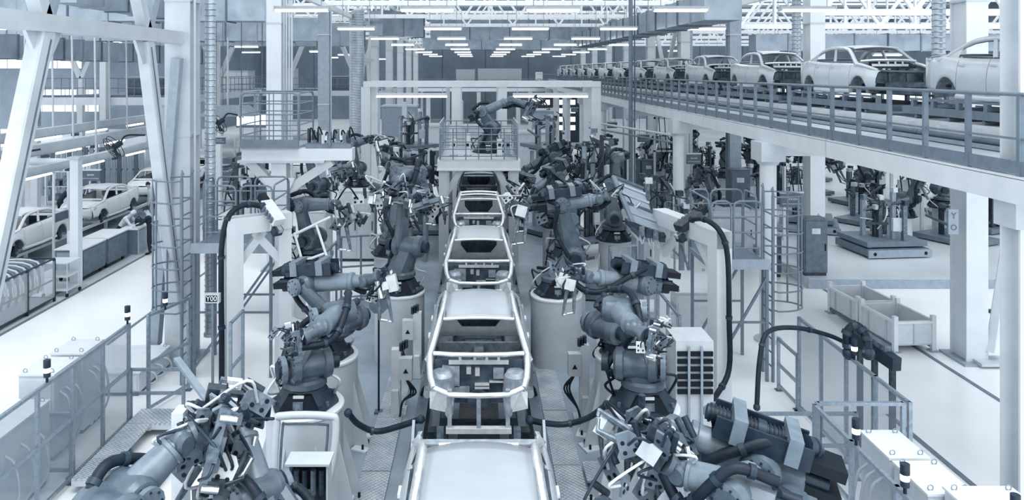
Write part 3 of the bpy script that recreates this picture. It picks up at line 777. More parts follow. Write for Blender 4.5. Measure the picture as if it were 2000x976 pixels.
# --- white finished bodies on the left assembly line
cW = car_body('car_body', 'x', 'car_white', roof=True, fenders=True, doors=True, hood=True, hubs=True)
cW['group'] = 'white bodies on the left assembly line'
WP = [(26.7, 'white sedan shell cut by the left edge on the assembly line'), (32.5, 'white sedan shell in front of the two men on the assembly line'), (38.3, 'white sedan shell further back on the left assembly line'), (44.1, 'fourth white sedan shell on the left assembly line')]
cW.location = (-16.55, WP[0][0], .48); cW['label'] = WP[0][1]; ROOTM.pop(cW.name)
for y, lab in WP[1:]: dup(cW, (-16.55, y, .48), 0, lab)
for k, (y, lab) in enumerate(((30.0, 'white sedan shell beside the sign in the left background'), (37.0, 'white sedan shell behind the portal on the left'), (44.5, 'distant white sedan shell left of the centre columns'))):
    dup(cW, (-10.6, y + 8, .66), 0, lab, 'white bodies in the left background')
# ================================================================== OVERHEAD CONVEYOR AND RIGHT SIDE
OX0, OX1, OZ = 7.2, 11.08, 5.30
cv = thing('overhead_conveyor', 'white raised conveyor bridge carrying silver bodies along the right', 'conveyor', (10.2, 50, 4.95))
y = 7.0
while y < 92:
    MB().bx(OX0 + .02, OX0 + .06, y, y + 8.26, 4.95, OZ).build('edge_beam_web', 'white_steel', cv)
    MB().bx(OX0 - .06, OX0 + .14, y, y + 8.26, 4.93, 5.26).build('edge_beam_flange', 'white_steel', cv)
    MB().bx(OX0 - .06, OX0 + .14, y, y + 8.26, OZ - .03, OZ).build('edge_beam_flange', 'white_steel', cv)
    MB().bx(OX0 + .14, OX1, y, y + 8.26, OZ - .04, OZ + .01).build('deck_plate', 'pale_steel', cv)
    MB().bx(OX1 - .06, OX1, y, y + 8.26, 4.95, OZ - .04).build('edge_beam_web', 'white_steel', cv)
    for yy in (1.3, 3.4, 5.5, 7.6): MB().bx(OX0 + .14, OX1, y + yy, y + yy + .12, 4.98, OZ - .04).build('cross_joist', 'mid_paint', cv)
    MB().bx(OX0 - .02, OX0 + .01, y, y + 8.28, OZ + .02, OZ + .20).build('toe_board', 'grey_paint', cv)
    # roller beds
    for x in (9.35, 10.95):
        MB().bx(x - .08, x + .08, y, y + 8.28, 5.42, 5.70).build('roller_beam', 'white_steel', cv)
        MB().cyl((x - .28, y, 5.45), (x - .28, y + 8.28, 5.45), .06, n=8).build('drive_pipe', 'slate', cv)
        MB().bx(x - .42, x - .34, y, y + 8.28, 5.33, 5.40).build('cable_duct', 'mid_paint', cv)
        for k in range(8):
            MB().bx(x - .22, x - .08, y + .5 + k * 1.03, y + .62 + k * 1.03, 5.32, 5.64).build('bracket', 'white_steel', cv)
    for k in range(8): MB().cyl((9.3, y + .5 + k * 1.03, 5.74), (11.0, y + .5 + k * 1.03, 5.74), .045, n=8).build('roller', 'slate', cv)
    y += 8.3
rl = thing('conveyor_railing', 'long grey handrail along the near edge of the overhead conveyor', 'railing', (OX0, 40, OZ))
MB().cyl((OX0, 8.5, 6.39), (OX0, 92, 6.39), .028, n=8).build('top_rail', 'rail_grey', rl)
MB().bx(OX0 - .015, OX0 + .015, 8.5, 92, 5.78, 5.81).build('mid_rail', 'rail_grey', rl)
p0 = MB().bx(OX0 - .035, OX0 + .035, 9.84, 9.90, 5.30, 6.38).build('post', 'rail_grey', rl)
for k in range(1, 52): copyobj(p0, (0, 1.05 * k, 0))
rl = thing('conveyor_railing', 'far side handrail of the overhead conveyor behind the silver bodies', 'railing', (OX1, 40, OZ))
for z in (5.85, 6.35): MB().cyl((OX1, 8.5, z), (OX1, 92, z), .025, n=6).build('rail', 'rail_grey', rl)
p0 = MB().bx(OX1 - .03, OX1 + .03, 9.84, 9.90, OZ, 6.35).build('post', 'rail_grey', rl)
for k in range(1, 34): copyobj(p0, (0, 2.1 * k, 0))
# skids under the overhead bodies
def oh_skid():
    t = thing('body_skid', 'x', 'skid', (0, 0, 0), 0, 'skids under the overhead bodies')
    for s in (-1, 1):
        MB().bx(s * .8 - .05, s * .8 + .05, -2.75, 2.75, .0, .16).build('skid_rail', 'grey_paint', t)
        for yy in (-2.3, -1.5, -.7, .1, .9, 1.7, 2.4): MB().bx(s * .8 - .04, s * .8 + .04, yy - .05, yy + .05, .16, .34).build('stanchion', 'grey_paint', t)
        MB().bx(s * .8 - .04, s * .8 + .04, -2.3, 2.5, .29, .34).build('upper_rail', 'grey_paint', t)
    for yy in (-2.5, -.8, .8, 2.5): MB().bx(-.8, .8, yy - .06, yy + .06, .03, .13).build('cross_tube', 'slate', t)
    return t
sk = oh_skid(); ROOTM.pop(sk.name)
sk.location = (10.15, 13.55, 5.79); sk['label'] = 'grey skid frame under the silver body cut off by the right column'
for k in range(1, 13):
    dup(sk, (10.15, 13.55 + 6.12 * k, 5.79), 0, 'grey skid frame under the ' + ['', 'large complete silver sedan body', 'silver body right behind the large one', 'fourth overhead silver body', 'fifth overhead silver body', 'sixth overhead silver body', 'seventh overhead silver body', 'eighth overhead silver body', 'ninth overhead silver body', 'tenth overhead silver body', 'eleventh overhead silver body', 'twelfth overhead silver body', 'last overhead silver body'][k])
# support columns
CL = ['cut by the right picture edge', 'beside the right caged ladder', 'left of the hanging sign', 'fourth from the front', 'fifth from the front', 'sixth from the front', 'seventh from the front', 'eighth from the front', 'ninth from the front']
for k in range(9):
    yy = 10.2 + 8.3 * k
    t = thing('conveyor_column', 'white support column of the overhead conveyor ' + CL[k], 'column', (OX0 + .2, yy, 0), 0, 'overhead conveyor columns')
    x = OX0 + .2 if k == 0 else OX0 + .01
    if k == 0:
        MB().bx(x - .03, x + .42, yy - .10, yy - .06, 0, 8.6).build('flange', 'white_steel', t)
        MB().bx(x - .03, x + .42, yy + .26, yy + .30, 0, 8.6).build('flange', 'white_steel', t)
        MB().bx(x + .13, x + .26, yy - .06, yy + .26, 0, 8.6).build('web', 'pale_steel', t)
        MB().bx(x - .12, x + .02, yy - .14, yy + .3, 4.55, 4.95).build('bracket', 'pale_steel', t)
        for z in (5.6, 7.4, 6.4): MB().bx(x + .40, x + .50, yy - .12, yy - .02, z, z + .28).build('clip', 'white_steel', t)
    else:
        MB().cyl((x, yy, 0.02), (x, yy, 4.45), .20, n=20).build('shaft', 'white_steel', t)
        MB().prof((x, yy, 4.38), (0, 0, 1), [(0, .24), (.08, .28), (.1, .28)], 20).build('collar', 'pale_steel', t)
        MB().bx(x - .3, x + .3, yy - .35, yy + .35, 4.48, 4.95).build('head_block', 'pale_steel', t)
        MB().prof((x, yy, 0), (0, 0, 1), [(0, .34), (.05, .34)], 16).build('base_plate', 'pale_steel', t)
        MB().bx(x + .3, OX1, yy - .12, yy + .12, 4.6, 4.93).build('cross_beam', 'white_steel', t)

# dark pole in front of the conveyor
t = thing('service_pole', 'thin dark grey pole rising in front of the overhead conveyor', 'pole', (6.55, 32, 0))
MB().cyl((6.55, 32, 0), (6.55, 32, 10), .09, n=10).build('pole', 'grey_paint', t)
MB().cyl((6.72, 32, 0), (6.72, 32, 10), .03, n=6).build('conduit', 'slate', t)
MB().bx(6.3, 6.9, 31.75, 32.25, 0, .05).build('base_plate', 'slate', t)

# hanging dark signs
def hang_sign(px0, px1, py0, py1, Y, label, ztop, txt='0XXXM'):
    a = at(px0, py0, Y); b = at(px1, py1, Y); t = thing('hanging_sign', label, 'sign', ((a.x + b.x) / 2, Y, b.z), 0, 'dark hanging station signs')
    MB().bx(a.x, b.x, Y - .05, Y + .05, b.z, a.z).build('board', 'sign', t)
    MB().bx(a.x - .02, b.x + .02, Y - .06, Y + .06, a.z, a.z + .05).build('top_strip', 'white_steel', t)
    MB().bx(a.x + .03, b.x - .03, Y - .056, Y - .05, b.z + .08, b.z + .11).build('status_strip', 'mid_paint', t)
    w = b.x - a.x
    text_mesh(txt, w * .14, 'lettering', 'sign_text', ((a.x + b.x) / 2, Y - .055, (a.z + b.z) / 2 + .03), t)
    for x in (a.x + .1, b.x - .1): MB().cyl((x, Y, a.z + .05), (x, Y, ztop), .012, n=5).build('hanger', 'slate', t)
    return t
hang_sign(1524, 1567, 377, 404, 20.5, 'large dark hanging sign beside the right caged ladder', 5.26)
hang_sign(1341, 1368, 301, 320, 27.5, 'dark hanging sign left of the grey right row column', 5.26)
hang_sign(1245, 1268, 263, 277, 35.5, 'dark hanging sign behind the thin pole', 5.26)
hang_sign(1186, 1205, 239, 250, 43.5, 'dark hanging sign under the thin pipe beam', 5.26)
hang_sign(1115, 1129, 211, 219, 58, 'small dark hanging sign furthest along the conveyor', 5.26)
hang_sign(1146, 1160, 224, 233, 48, 'small dark hanging sign between the far conveyor columns', 5.26)
hang_sign(161, 196, 333, 353, 27.0, 'dark hanging sign over the white shells in the left bay', 4.0, '0070M')
hang_sign(418, 440, 268, 281, 30.0, 'small dark hanging sign right of the front left column', 12.4)
# pipe beam between conveyor columns
t = thing('pipe_beam', 'thin pale pipe beam spanning under the overhead conveyor', 'beam', (6.5, 34, 4.2))
MB().cyl((5.2, 34.9, 4.32), (7.4, 26.9, 4.32), .05, n=8).build('pipe', 'pale_steel', t)
MB().cyl((5.2, 34.9, 4.05), (7.4, 26.9, 4.05), .04, n=8).build('pipe', 'grey_paint', t)

# control cabinets
def cabinet(x, y, w, d, h, label, m='slate', z=0.0, doors=2, rz=0, grp=None, plinth='tool_dark', kind='control_cabinet'):
    t = thing(kind, label, 'cabinet', (x, y, z), rz, grp)
    Rz = Matrix.Rotation(rz, 3, 'Z'); O = V((x, y, z))
    def P(a, b, c): return O + Rz @ V((a, b, c))
    def B(x0, x1, y0, y1, z0, z1): return MB().box(P((x0+x1)/2, (y0+y1)/2, (z0+z1)/2), (x1-x0, y1-y0, z1-z0), Rz)
    B(-w/2, w/2, -d/2, d/2, .1, h).build('body', m, t)
    B(-w/2 + .02, w/2 - .02, -d/2 + .02, d/2 - .02, 0, .1).build('plinth', plinth, t)
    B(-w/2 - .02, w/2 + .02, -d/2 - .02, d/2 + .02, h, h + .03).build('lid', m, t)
    for k in range(doors):
        a = -w/2 + .03 + k * (w - .06) / doors; b2 = -w/2 + .03 + (k + 1) * (w - .06) / doors
        dr = B(a + .008, b2 - .008, -d/2 - .02, -d/2, .14, h - .04).build('door', m, t)
        B(b2 - .06, b2 - .035, -d/2 - .045, -d/2 - .02, h * .45, h * .58).build('handle', 'black', dr)
        B(lerp(a, b2, .3), lerp(a, b2, .7), -d/2 - .026, -d/2 - .02, h * .75, h * .85).build('label_plate', 'tool_light', dr)
    for sx in (-1, 1):
        for sy in (-1, 1):
            c = P(sx * (w/2 - .06), sy * (d/2 - .06), h + .03)
            MB().tube([c + V((math.cos(a) * .03, 0, .03 + math.sin(a) * .03)) for a in [2*PI*i/8 for i in range(8)]], .008, 4, True).build('lifting_eye', 'slate', t)
    return t
cabinet(10.55, 23.5, .72, .55, 1.75, 'dark slate cabinet with white labels at the raised floor corner', z=.30, doors=1)
cabinet(9.6, 24.4, .5, .5, 1.3, 'low dark cabinet left of the raised floor corner', doors=1)
cabinet(11.35, 32.5, .85, .6, 2.1, 'tall dark cabinet behind the right ladder platform', z=.30, doors=1)
for k in range(3): cabinet(7.6 + .86 * k, 41, .8, .6, 1.8, ['left', 'middle', 'right'][k] + ' one of the three dark floor cabinets under the overhead conveyor', z=0.0, doors=1)

# steel bins on the right floor
def bin_(x, y, label, rz):
    L, W, H = 1.35, .95, .74
    t = thing('steel_bin', label, 'bin', (x, y, 0), rz, 'steel parts bins')
    Rz = Matrix.Rotation(rz, 3, 'Z'); O = V((x, y, 0))
    def B(x0, x1, y0, y1, z0, z1): return MB().box(O + Rz @ V(((x0+x1)/2, (y0+y1)/2, (z0+z1)/2)), (abs(x1-x0), abs(y1-y0), z1-z0), Rz)
    B(-W/2, W/2, -L/2, L/2, .15, .19).build('floor_panel', 'pale_steel', t)
    for s in (-1, 1):
        w = B(s*W/2 - .02, s*W/2 + .02, -L/2, L/2, .19, H).build('side_panel', 'cabinet', t)
        for yy in (-.27, .27): B(s*W/2 + s*.02, s*W/2 + s*.05, yy*L - .03, yy*L + .03, .19, H - .05).build('rib', 'pale_steel', w)
        B(s*W/2 + s*.01, s*W/2 + s*.055, -L/2, L/2, H - .06, H).build('rim', 'white_steel', w)
        w = B(-W/2, W/2, s*L/2 - .02, s*L/2 + .02, .19, H).build('end_panel', 'cabinet', t)
        B(-.03, .03, s*L/2 + s*.02, s*L/2 + s*.05, .19, H - .05).build('rib', 'pale_steel', w)
        B(-W/2, W/2, s*L/2 + s*.01, s*L/2 + s*.055, H - .06, H).build('rim', 'white_steel', w)
        for q in (-1, 1):
            B(s*W/2 - .05, s*W/2 + .05, q*L/2 - .05, q*L/2 + .05, 0.02, H + .12).build('corner_post', 'white_steel', t)
            B(s*W/2 - .1, s*W/2 + .1, q*L/2 - .1, q*L/2 + .1, 0.0, .03).build('foot', 'mid_paint', t)
        B(s*W/2 - .04, s*W/2 + .04, -L/2, L/2, .08, .15).build('runner', 'slate', t)
    return t
bin_(10.28, 19.98, 'pale steel stacking bin, the further of the two on the right floor', rad(4))
bin_(10.36, 18.42, 'pale steel stacking bin, the nearer of the two on the right floor', rad(4))
t = thing('floor_socket', 'small dark floor box on the white floor by the right column', 'floor box', tuple(gp(1950, 612)))
g0 = gp(1950, 612); MB().box(g0 + V((0, 0, .04)), (.42, .3, .08)).build('box', 'tool_dark', t); MB().box(g0 + V((0, -.05, .095)), (.3, .1, .03)).build('lid', 'slate', t)
# column sign plate
t = thing('column_plate', 'grey plate with a dark symbol on the right column', 'sign', (10.83, 16.97, 2.98))
MB().bx(10.72, 10.95, 16.94, 16.975, 2.98, 3.55).build('plate', 'mid_paint', t)
text_mesh('Y', .2, 'lettering', 'slate', (10.84, 16.935, 3.40), t); text_mesh('O', .18, 'lettering', 'slate', (10.84, 16.935, 3.13), t)
# ================================================================== ROBOTS
def path(pts, n=5):
    """Catmull-Rom through points"""
    P = [V(p) for p in pts]; P = [P[0] * 2 - P[1]] + P + [P[-1] * 2 - P[-2]]; out = []
    for i in range(1, len(P) - 2):
        for k in range(n):
            t = k / n; a, b_, c, d = P[i-1], P[i], P[i+1], P[i+2]
            out.append(0.5 * ((2 * b_) + (c - a) * t + (2 * a - 5 * b_ + 4 * c - d) * t * t + (3 * b_ - a - 3 * c + d) * t ** 3))
    out.append(P[-2]); return out
def hose(pts, r, m, parent, name='hose', rings=0, n=8):
    pp = path(pts); h = MB().tube(pp, r, n).build(name, m, parent)
    for k in range(rings):
        i = int((k + 0.7) / (rings + 0.4) * (len(pp) - 2)); d = (pp[i+1] - pp[i]).normalized()
        if h.parent is None or h.parent.parent is None:
            MB().cyl(pp[i] - d * r * .5, pp[i] + d * r * .5, r * 1.28, n=n).build('hose_clamp', 'rubber_sheen', h)
    return h
def pedestal(x, y, h, r, label, flare=True):
    t = thing('robot_pedestal', label, 'pedestal', (x, y, 0.012), 0, 'white robot pedestals')
    MB().cyl((x, y, .012), (x, y, h - .05), r * .97, n=32).build('drum', 'pedestal', t)
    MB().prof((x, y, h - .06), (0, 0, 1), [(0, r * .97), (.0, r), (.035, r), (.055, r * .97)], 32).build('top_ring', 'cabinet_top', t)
    if flare:
        for a in (-.35, 0.3, PI - .3, PI + .35, -PI / 2 - .3, -PI / 2 + .5):
            d = V((math.cos(a), math.sin(a), 0)); sd = V((-d.y, d.x, 0)); c = V((x, y, 0))
            g = MB().prism([c + d * r * .95 + V((0, 0, h * .75)) - sd * .012, c + d * (r + .30) + V((0, 0, .03)) - sd * .012, c + d * r * .95 + V((0, 0, .03)) - sd * .012], sd * .024).build('gusset', 'pedestal', t)
            f = MB().box(c + d * (r + .17) + V((0, 0, .03)), (.30, .34, .03), Matrix.Rotation(a, 3, 'Z')).build('foot_plate', 'white_steel', t)
            for q in (-.1, .1): MB().cyl(c + d * (r + .22) + sd * q + V((0, 0, .04)), c + d * (r + .22) + sd * q + V((0, 0, .12)), .022, n=6).build('anchor_bolt', 'black', f)
    return t
def rot_to(d, up=V((0, 0, 1))):
    d, s, u = frame(V(d), up); return Matrix((s, d, u)).transposed()     # local x=side, y=forward, z=up
def tool_gun(t, T, d, size=1.0, seed=1, up=V((0, 0, 1)), light=False):
    """spot welding gun: body, transformer, two jaws, valves, cables"""
    r = random.Random(seed); Mx = rot_to(d, up); k = size
    def P(x, y, z): return T + Mx @ V((x * k, y * k, z * k))
    def B(x, y, z, a, b_, c): return MB().box(P(x, y, z), (a * k, b_ * k, c * k), Mx)
    B(0, .06, 0, .20, .10, .22).build('tool_flange', 'tool_dark', t)
    B(0, .2, .0, .16, .24, .18).build('gun_body', 'tool_grey', t)
    tr = B(.02, .16, .20, .20, .28, .17).build('transformer', 'tool_light' if light else 'tool_dark', t)
    for q in (-.06, .06):
        MB().cyl(P(q + .02, -.01, .22), P(q + .02, -.06, .22), .022 * k, n=8).build('port', 'chrome', tr)
    MB().taper(P(-.02, .25, .06), P(-.02, .85, .03), .07 * k, .09 * k, .04 * k, .04 * k, up=Mx @ V((0, 0, 1))).build('upper_jaw', 'tool_grey', t)
    MB().taper(P(-.02, .25, -.08), P(-.02, .75, -.18), .07 * k, .09 * k, .05 * k, .05 * k, up=Mx @ V((0, 0, 1))).build('lower_jaw', 'tool_grey', t)
    MB().cyl(P(-.02, .74, -.19), P(-.02, .80, -.05), .022 * k, n=8).build('electrode', 'chrome', t)
    MB().cyl(P(-.02, .84, .04), P(-.02, .82, -.03), .022 * k, n=8).build('electrode', 'chrome', t)
    MB().cyl(P(.11, .05, -.05), P(.11, .36, -.05), .05 * k, n=10).build('cylinder', 'chrome' if light else 'tool_grey', t)
    B(.14, .16, .08, .06, .14, .12).build('valve_block', 'tool_light', t)
    B(-.14, .2, .04, .03, .22, .20).build('side_plate', 'tool_light', t)
    for q in range(4):
        x0 = r.uniform(-.12, .15); z0 = r.uniform(.0, .2)
        hose([P(x0, .05, z0), P(x0 + r.uniform(-.2, .2), r.uniform(.05, .25), z0 + r.uniform(.1, .3)), P(r.uniform(-.1, .1), .35, r.uniform(-.05, .15))], .016 * k, r.choice(['rubber', 'tool_light', 'tool_dark']), t, 'cable', n=5)
def tool_gripper(t, T, d, size=1.0, seed=1, up=V((0, 0, 1)), light=False):
    """gripper frame with clamps"""
    r = random.Random(seed); Mx = rot_to(d, up); k = size
    def P(x, y, z): return T + Mx @ V((x * k, y * k, z * k))
    def B(x, y, z, a, b_, c): return MB().box(P(x, y, z), (a * k, b_ * k, c * k), Mx)
    B(0, .06, 0, .24, .10, .24).build('tool_flange', 'tool_dark', t)
    B(0, .16, 0, .95, .10, .12).build('frame_bar', 'tool_grey', t)
    for x in (-.42, -.1, .32):
        B(x, .17, 0, .09, .09, .75).build('frame_bar', 'robot_light' if x > 0 else 'tool_grey', t)
        for z in (-.34, .32):
            c = B(x, .27, z, .10, .16, .12).build('clamp_body', r.choice(['tool_grey', 'tool_light', 'tool_dark']), t)
            MB().taper(P(x, .33, z), P(x + r.uniform(-.12, .12), .52, z * .8), .05 * k, .06 * k, .03 * k, .03 * k).build('clamp_jaw', 'tool_dark', c)
            MB().cyl(P(x + .07, .14, z), P(x + .07, .30, z), .035 * k, n=8).build('cylinder', 'chrome', c)
    pl = B(.18, .24, -.05, .30, .04, .34).build('bolt_plate', 'robot_light', t)
    for x in (.09, .27):
        for z in (-.15, .05): MB().cyl(P(x, .255, z), P(x, .275, z), .032 * k, n=10).build('hole', 'black', pl)
    B(-.25, .1, .28, .16, .18, .14).build('valve_block', 'tool_light' if light else 'tool_dark', t)
    for q in range(5):
        x0 = r.uniform(-.4, .4); z0 = r.uniform(-.3, .3)
        hose([P(x0, .1, z0), P(x0 + r.uniform(-.2, .2), r.uniform(.0, .2), z0 + r.uniform(.1, .35)), P(r.uniform(-.4, .4), .2, r.uniform(-.3, .3))], .016 * k, r.choice(['rubber', 'tool_light', 'tool_dark']), t, 'cable', n=5)
def tool_extra(t, T, d, size, seed, n=8):
    """bolted bracket plates, cylinders and looping cables around a tool"""
    r = random.Random(seed * 7 + 1); k = size
    for q in range(n):
        c = T + V(d).normalized() * r.uniform(.0, .45) * k + V((r.uniform(-.38, .38), r.uniform(-.22, .12), r.uniform(-.32, .32))) * k
        Mx = Matrix.Rotation(r.uniform(-.9, .9), 3, 'Z') @ Matrix.Rotation(r.uniform(-.7, .7), 3, 'X') @ Matrix.Rotation(r.uniform(-.9, .9), 3, 'Y')
        w, h = r.uniform(.14, .26) * k, r.uniform(.18, .34) * k
        pl = MB().prism([c + Mx @ V(p) for p in ((-w/2, 0, -h/2), (w/2, 0, -h/2), (w/2, 0, h*.25), (w*.2, 0, h/2), (-w/2, 0, h/2))], Mx @ V((0, .03 * k, 0))).build('bracket_plate', r.choice(['robot_light', 'tool_grey', 'robot_body', 'tool_light']), t)
        for x, z in ((-.25, -.28), (.25, -.28), (-.25, .12)): MB().cyl(c + Mx @ V((x * w, -.006, z * h)), c + Mx @ V((x * w, .002, z * h)), .024 * k, n=8).build('hole', 'black', pl)
        e = c + Mx @ V((w * .6, .04, 0)); MB().cyl(e, e + Mx @ V((0, .02, .2 * k)), .035 * k, n=10).build('cylinder', r.choice(['tool_dark', 'chrome', 'robot_dark']), t)
        hose([c, c + V((r.uniform(-.25, .25), -.15, r.uniform(.05, .3))) * k, T + V((r.uniform(-.15, .15), .1, r.uniform(-.1, .2))) * k], .016 * k, r.choice(['rubber', 'tool_light', 'rubber_sheen']), t, 'cable', n=6)
def bolts(part, c, ax, r0, n, rb, m='robot_dark'):
    ax, s, u = frame(V(ax)); g = MB()
    for q in range(n):
        p = c + (s * math.cos(2*PI*q/n) + u * math.sin(2*PI*q/n)) * r0; g.cyl(p, p + ax * rb * .9, rb, n=6)
    o = g.build('bolt_circle', m, part); o['kind'] = 'stuff'
def robot(label, base, S, E, W, T, tool='gun', tdir=(0, 0, -1), tsize=1.0, off=.20, tray=False, seed=1, k=1.0, body='robot_body', arm='robot_light', hoses=True, loop=True, tup=V((0, 0, 1)), tlight=False, rn=14, extra=0):
    base, S, E, W, T = (V(p) for p in (base, S, E, W, T))
    t = thing('welding_robot', label, 'robot', tuple(base), 0, 'dark industrial robots')
    dh = V((W.x - S.x, W.y - S.y, 0)); dh = dh.normalized() if dh.length > .05 else V((0, -1, 0))
    a = dh.cross(V((0, 0, 1))).normalized()
    if a.dot(V((1, 0, 0))) < 0: off = off
    up = V((0, 0, 1)); z0 = base.z
    bc = MB().prof(base, up, [(0, .52*k), (.04, .52*k), (.07, .44*k), (.20, .36*k), (.27, .33*k)], 8).build('base_casting', 'robot_dark', t)
    MB().prism([base + V((-.30, -.46, .03)) * k, base + V((.30, -.46, .03)) * k, base + V((.17, -.40, .25)) * k, base + V((-.17, -.40, .25)) * k], V((0, .1 * k, 0))).build('front_cover', 'black', bc)
    MB().box(base + V((0, -.445, .13)) * k, (.15 * k, .02, .11 * k), Matrix.Rotation(-.25, 3, 'X')).build('type_plate', 'tool_grey', bc)
    MB().box(base + V((0, -.41, .245)) * k, (.16 * k, .02, .04 * k)).build('type_plate', 'tool_light', bc)
    for q in range(6):
        an = q * PI / 3 + .5; MB().cyl(base + V((math.cos(an) * .46, math.sin(an) * .46, .04)) * k, base + V((math.cos(an) * .46, math.sin(an) * .46, .10)) * k, .03 * k, n=6).build('anchor_bolt', 'tool_grey', bc)
    MB().prof(base + V((0, 0, .27 * k)), up, [(0, .31*k), (.02*k, .34*k), (.10*k, .34*k), (.14*k, .30*k)], rn + 2).build('turret', body, t)
    tb = base + V((0, 0, .40 * k)); Sm = V((S.x, S.y, S.z))
    MB().taper(tb - V((0, 0, .05)), Sm - V((0, 0, .05)), .52 * k, .50 * k, .40 * k, .34 * k, up=dh, ch=.28).build('shoulder_housing', body, t)
    sd = MB().prof(S - a * .34 * k, a, [(0, .15*k), (.03*k, .22*k), (.14*k, .24*k), (.16*k, .20*k), (.34*k, .20*k), (.50*k, .20*k), (.52*k, .25*k), (.62*k, .24*k), (.66*k, .16*k)], rn + 2).build('shoulder_drum', body, t)
    MB().cyl(S - a * .44 * k, S - a * .34 * k, .12 * k, n=10).build('motor', 'robot_dark', sd)
    MB().cyl(S + a * .40 * k, S + a * .50 * k, .13 * k, n=10).build('motor', 'robot_dark', sd)
    o = a * off * k
    mid = (S + E) / 2 + o
    la = MB().taper(S + o, mid, .17 * k, .46 * k, .17 * k, .34 * k, up=dh).taper(mid, E + o, .17 * k, .34 * k, .16 * k, .28 * k, up=dh).build('lower_arm', body, t)
    MB().cyl(S + o * 1.45, S + o * 1.75, .20 * k, n=rn).build('joint_cap', arm, la)
    MB().cyl(E + o * 1.4, E + o * 1.7, .15 * k, n=rn).build('joint_cap', arm, la)
    eb = MB().prof(E - a * .26 * k, a, [(0, .12*k), (.02*k, .17*k), (.10*k, .20*k), (.44*k, .20*k), (.50*k, .17*k), (.52*k, .10*k)], rn).build('elbow', body, t)
    d = (W - E); L = d.length; d = d.normalized(); _, sx, ux = frame(d)
    rear = E - d * .34 * k
    MB().taper(E + d * .05 * k, rear, .36 * k, .32 * k, .30 * k, .28 * k).build('motor_housing', body, t)
    for x, z in ((-.09, .06), (.09, .06), (0, -.08)):
        MB().cyl(rear + sx * x * k + ux * z * k, rear - d * .2 * k + sx * x * k + ux * z * k, .062 * k, n=8).build('motor', 'robot_dark', t)
    MB().prof(E + d * .1 * k, d, [(0, .17*k), (.1*k, .165*k), (L*.6, .14*k), (L*.62, .155*k), (L*.68, .155*k), (L*.70, .11*k), (max(L*.72, L - .12*k), .10*k)], rn).build('upper_arm', arm, t)
    wd = (T - W); wl = wd.length; wd = wd.normalized() if wl > .01 else d
    wr = MB().sph(W, .125 * k, 12, 8).prof(W - a * .13 * k, a, [(0, .08*k), (.03*k, .11*k), (.23*k, .11*k), (.26*k, .08*k)], 12).build('wrist', body, t)
    MB().prof(W, wd, [(0, .10*k), (max(.02, wl * .7), .09*k), (max(.03, wl * .72), .12*k), (wl, .12*k)], 12).build('wrist_flange', body, wr)
    if tray:
        c = E + V((0, 0, .27 * k)) + d * .02
        for s in (-1, 1): MB().box(c + sx * s * .19 * k, (.03 * k, .85 * k, .20 * k), rot_to(d)).build('tray_side', 'robot_dark', t)
        MB().box(c - ux * .1 * k, (.38 * k, .85 * k, .02), rot_to(d)).build('tray_floor', 'black', t)
        for s in (-.26, .22): MB().box(c + d * s * k + ux * .03 * k, (.48 * k, .12 * k, .24 * k), rot_to(d)).build('tray_hoop', arm, t)
        hose([c - d * .38 * k + ux * .05, c - d * .45 * k + sx * .12, c + sx * .1, c + d * .5 * k + sx * .08], .075 * k, 'rubber_sheen', t, 'corrugated_hose', 6, 10)
        cp = path([c - d * .38 * k + ux * .05, c - d * .45 * k + sx * .12, c + sx * .1, c + d * .5 * k + sx * .08], 14); g = MB()
        for i in range(1, len(cp) - 1, 1):
            e = (cp[i+1] - cp[i-1]).normalized(); g.cyl(cp[i] - e * .012, cp[i] + e * .012, .088 * k, n=10)
        g.build('hose_ribs', 'rubber', t)['kind'] = 'stuff'
        for s in (-.07, .09): MB().box(rear - d * .16 * k + ux * s * k * 1.4 + ux * .1, (.34 * k, .30 * k, .10 * k), rot_to(d)).build('motor', 'black', t)
    if hoses:
        s1 = sx if not loop else -sx
        hose([rear + ux * .22 * k, E + ux * .30 * k + s1 * .15 * k, E + d * L * .35 + ux * .12 * k + s1 * .22 * k, E + d * L * .7 - ux * .16 * k + s1 * .18 * k, W - ux * .22 * k + s1 * .1 * k, T - ux * .12 * k + wd * .02], .055 * k, 'rubber', t, 'hose', 4)
        hose([base + a * .34 * k + V((0, 0, .3 * k)) - dh * .1, S + a * .42 * k - V((0, 0, .1)) - dh * .12 * k, mid + a * .18 * k - dh * .30 * k, E + a * .34 * k - dh * .12 * k, rear + ux * .12 * k], .05 * k, 'rubber', t, 'hose', 3)
    td = V(tdir)
    if tool == 'gun': tool_gun(t, T, td, tsize * k, seed, tup, tlight)
    elif tool == 'gripper': tool_gripper(t, T, td, tsize * k, seed, tup, tlight)
    if extra:
        tool_extra(t, T, td, tsize * k, seed, extra)
        bolts(sd, S + a * .28 * k, a, .215 * k, 12, .014 * k); bolts(eb, E + a * .26 * k, a, .135 * k, 10, .012 * k); bolts(eb, E - a * .26 * k, -a, .135 * k, 10, .012 * k)
        bolts(la, S + o * 1.75, o, .16 * k, 10, .013 * k); bolts(la, E + o * 1.7, o, .115 * k, 8, .012 * k)
    # cable spread by the turret
    r = random.Random(seed + 99)
    for q in range(3):
        x = .42 * k * (1 if q % 2 else -1)
        hose([base + V((x, .15, .06)), base + V((x * 1.3, r.uniform(-.2, .2), .2 + .15 * q)), base + V((x * .8, 0, .45 * k)), S + V((x * .4, .1, -.1))], .022, r.choice(['rubber', 'tool_dark', 'tool_light']), t, 'cable', n=5)
    return t

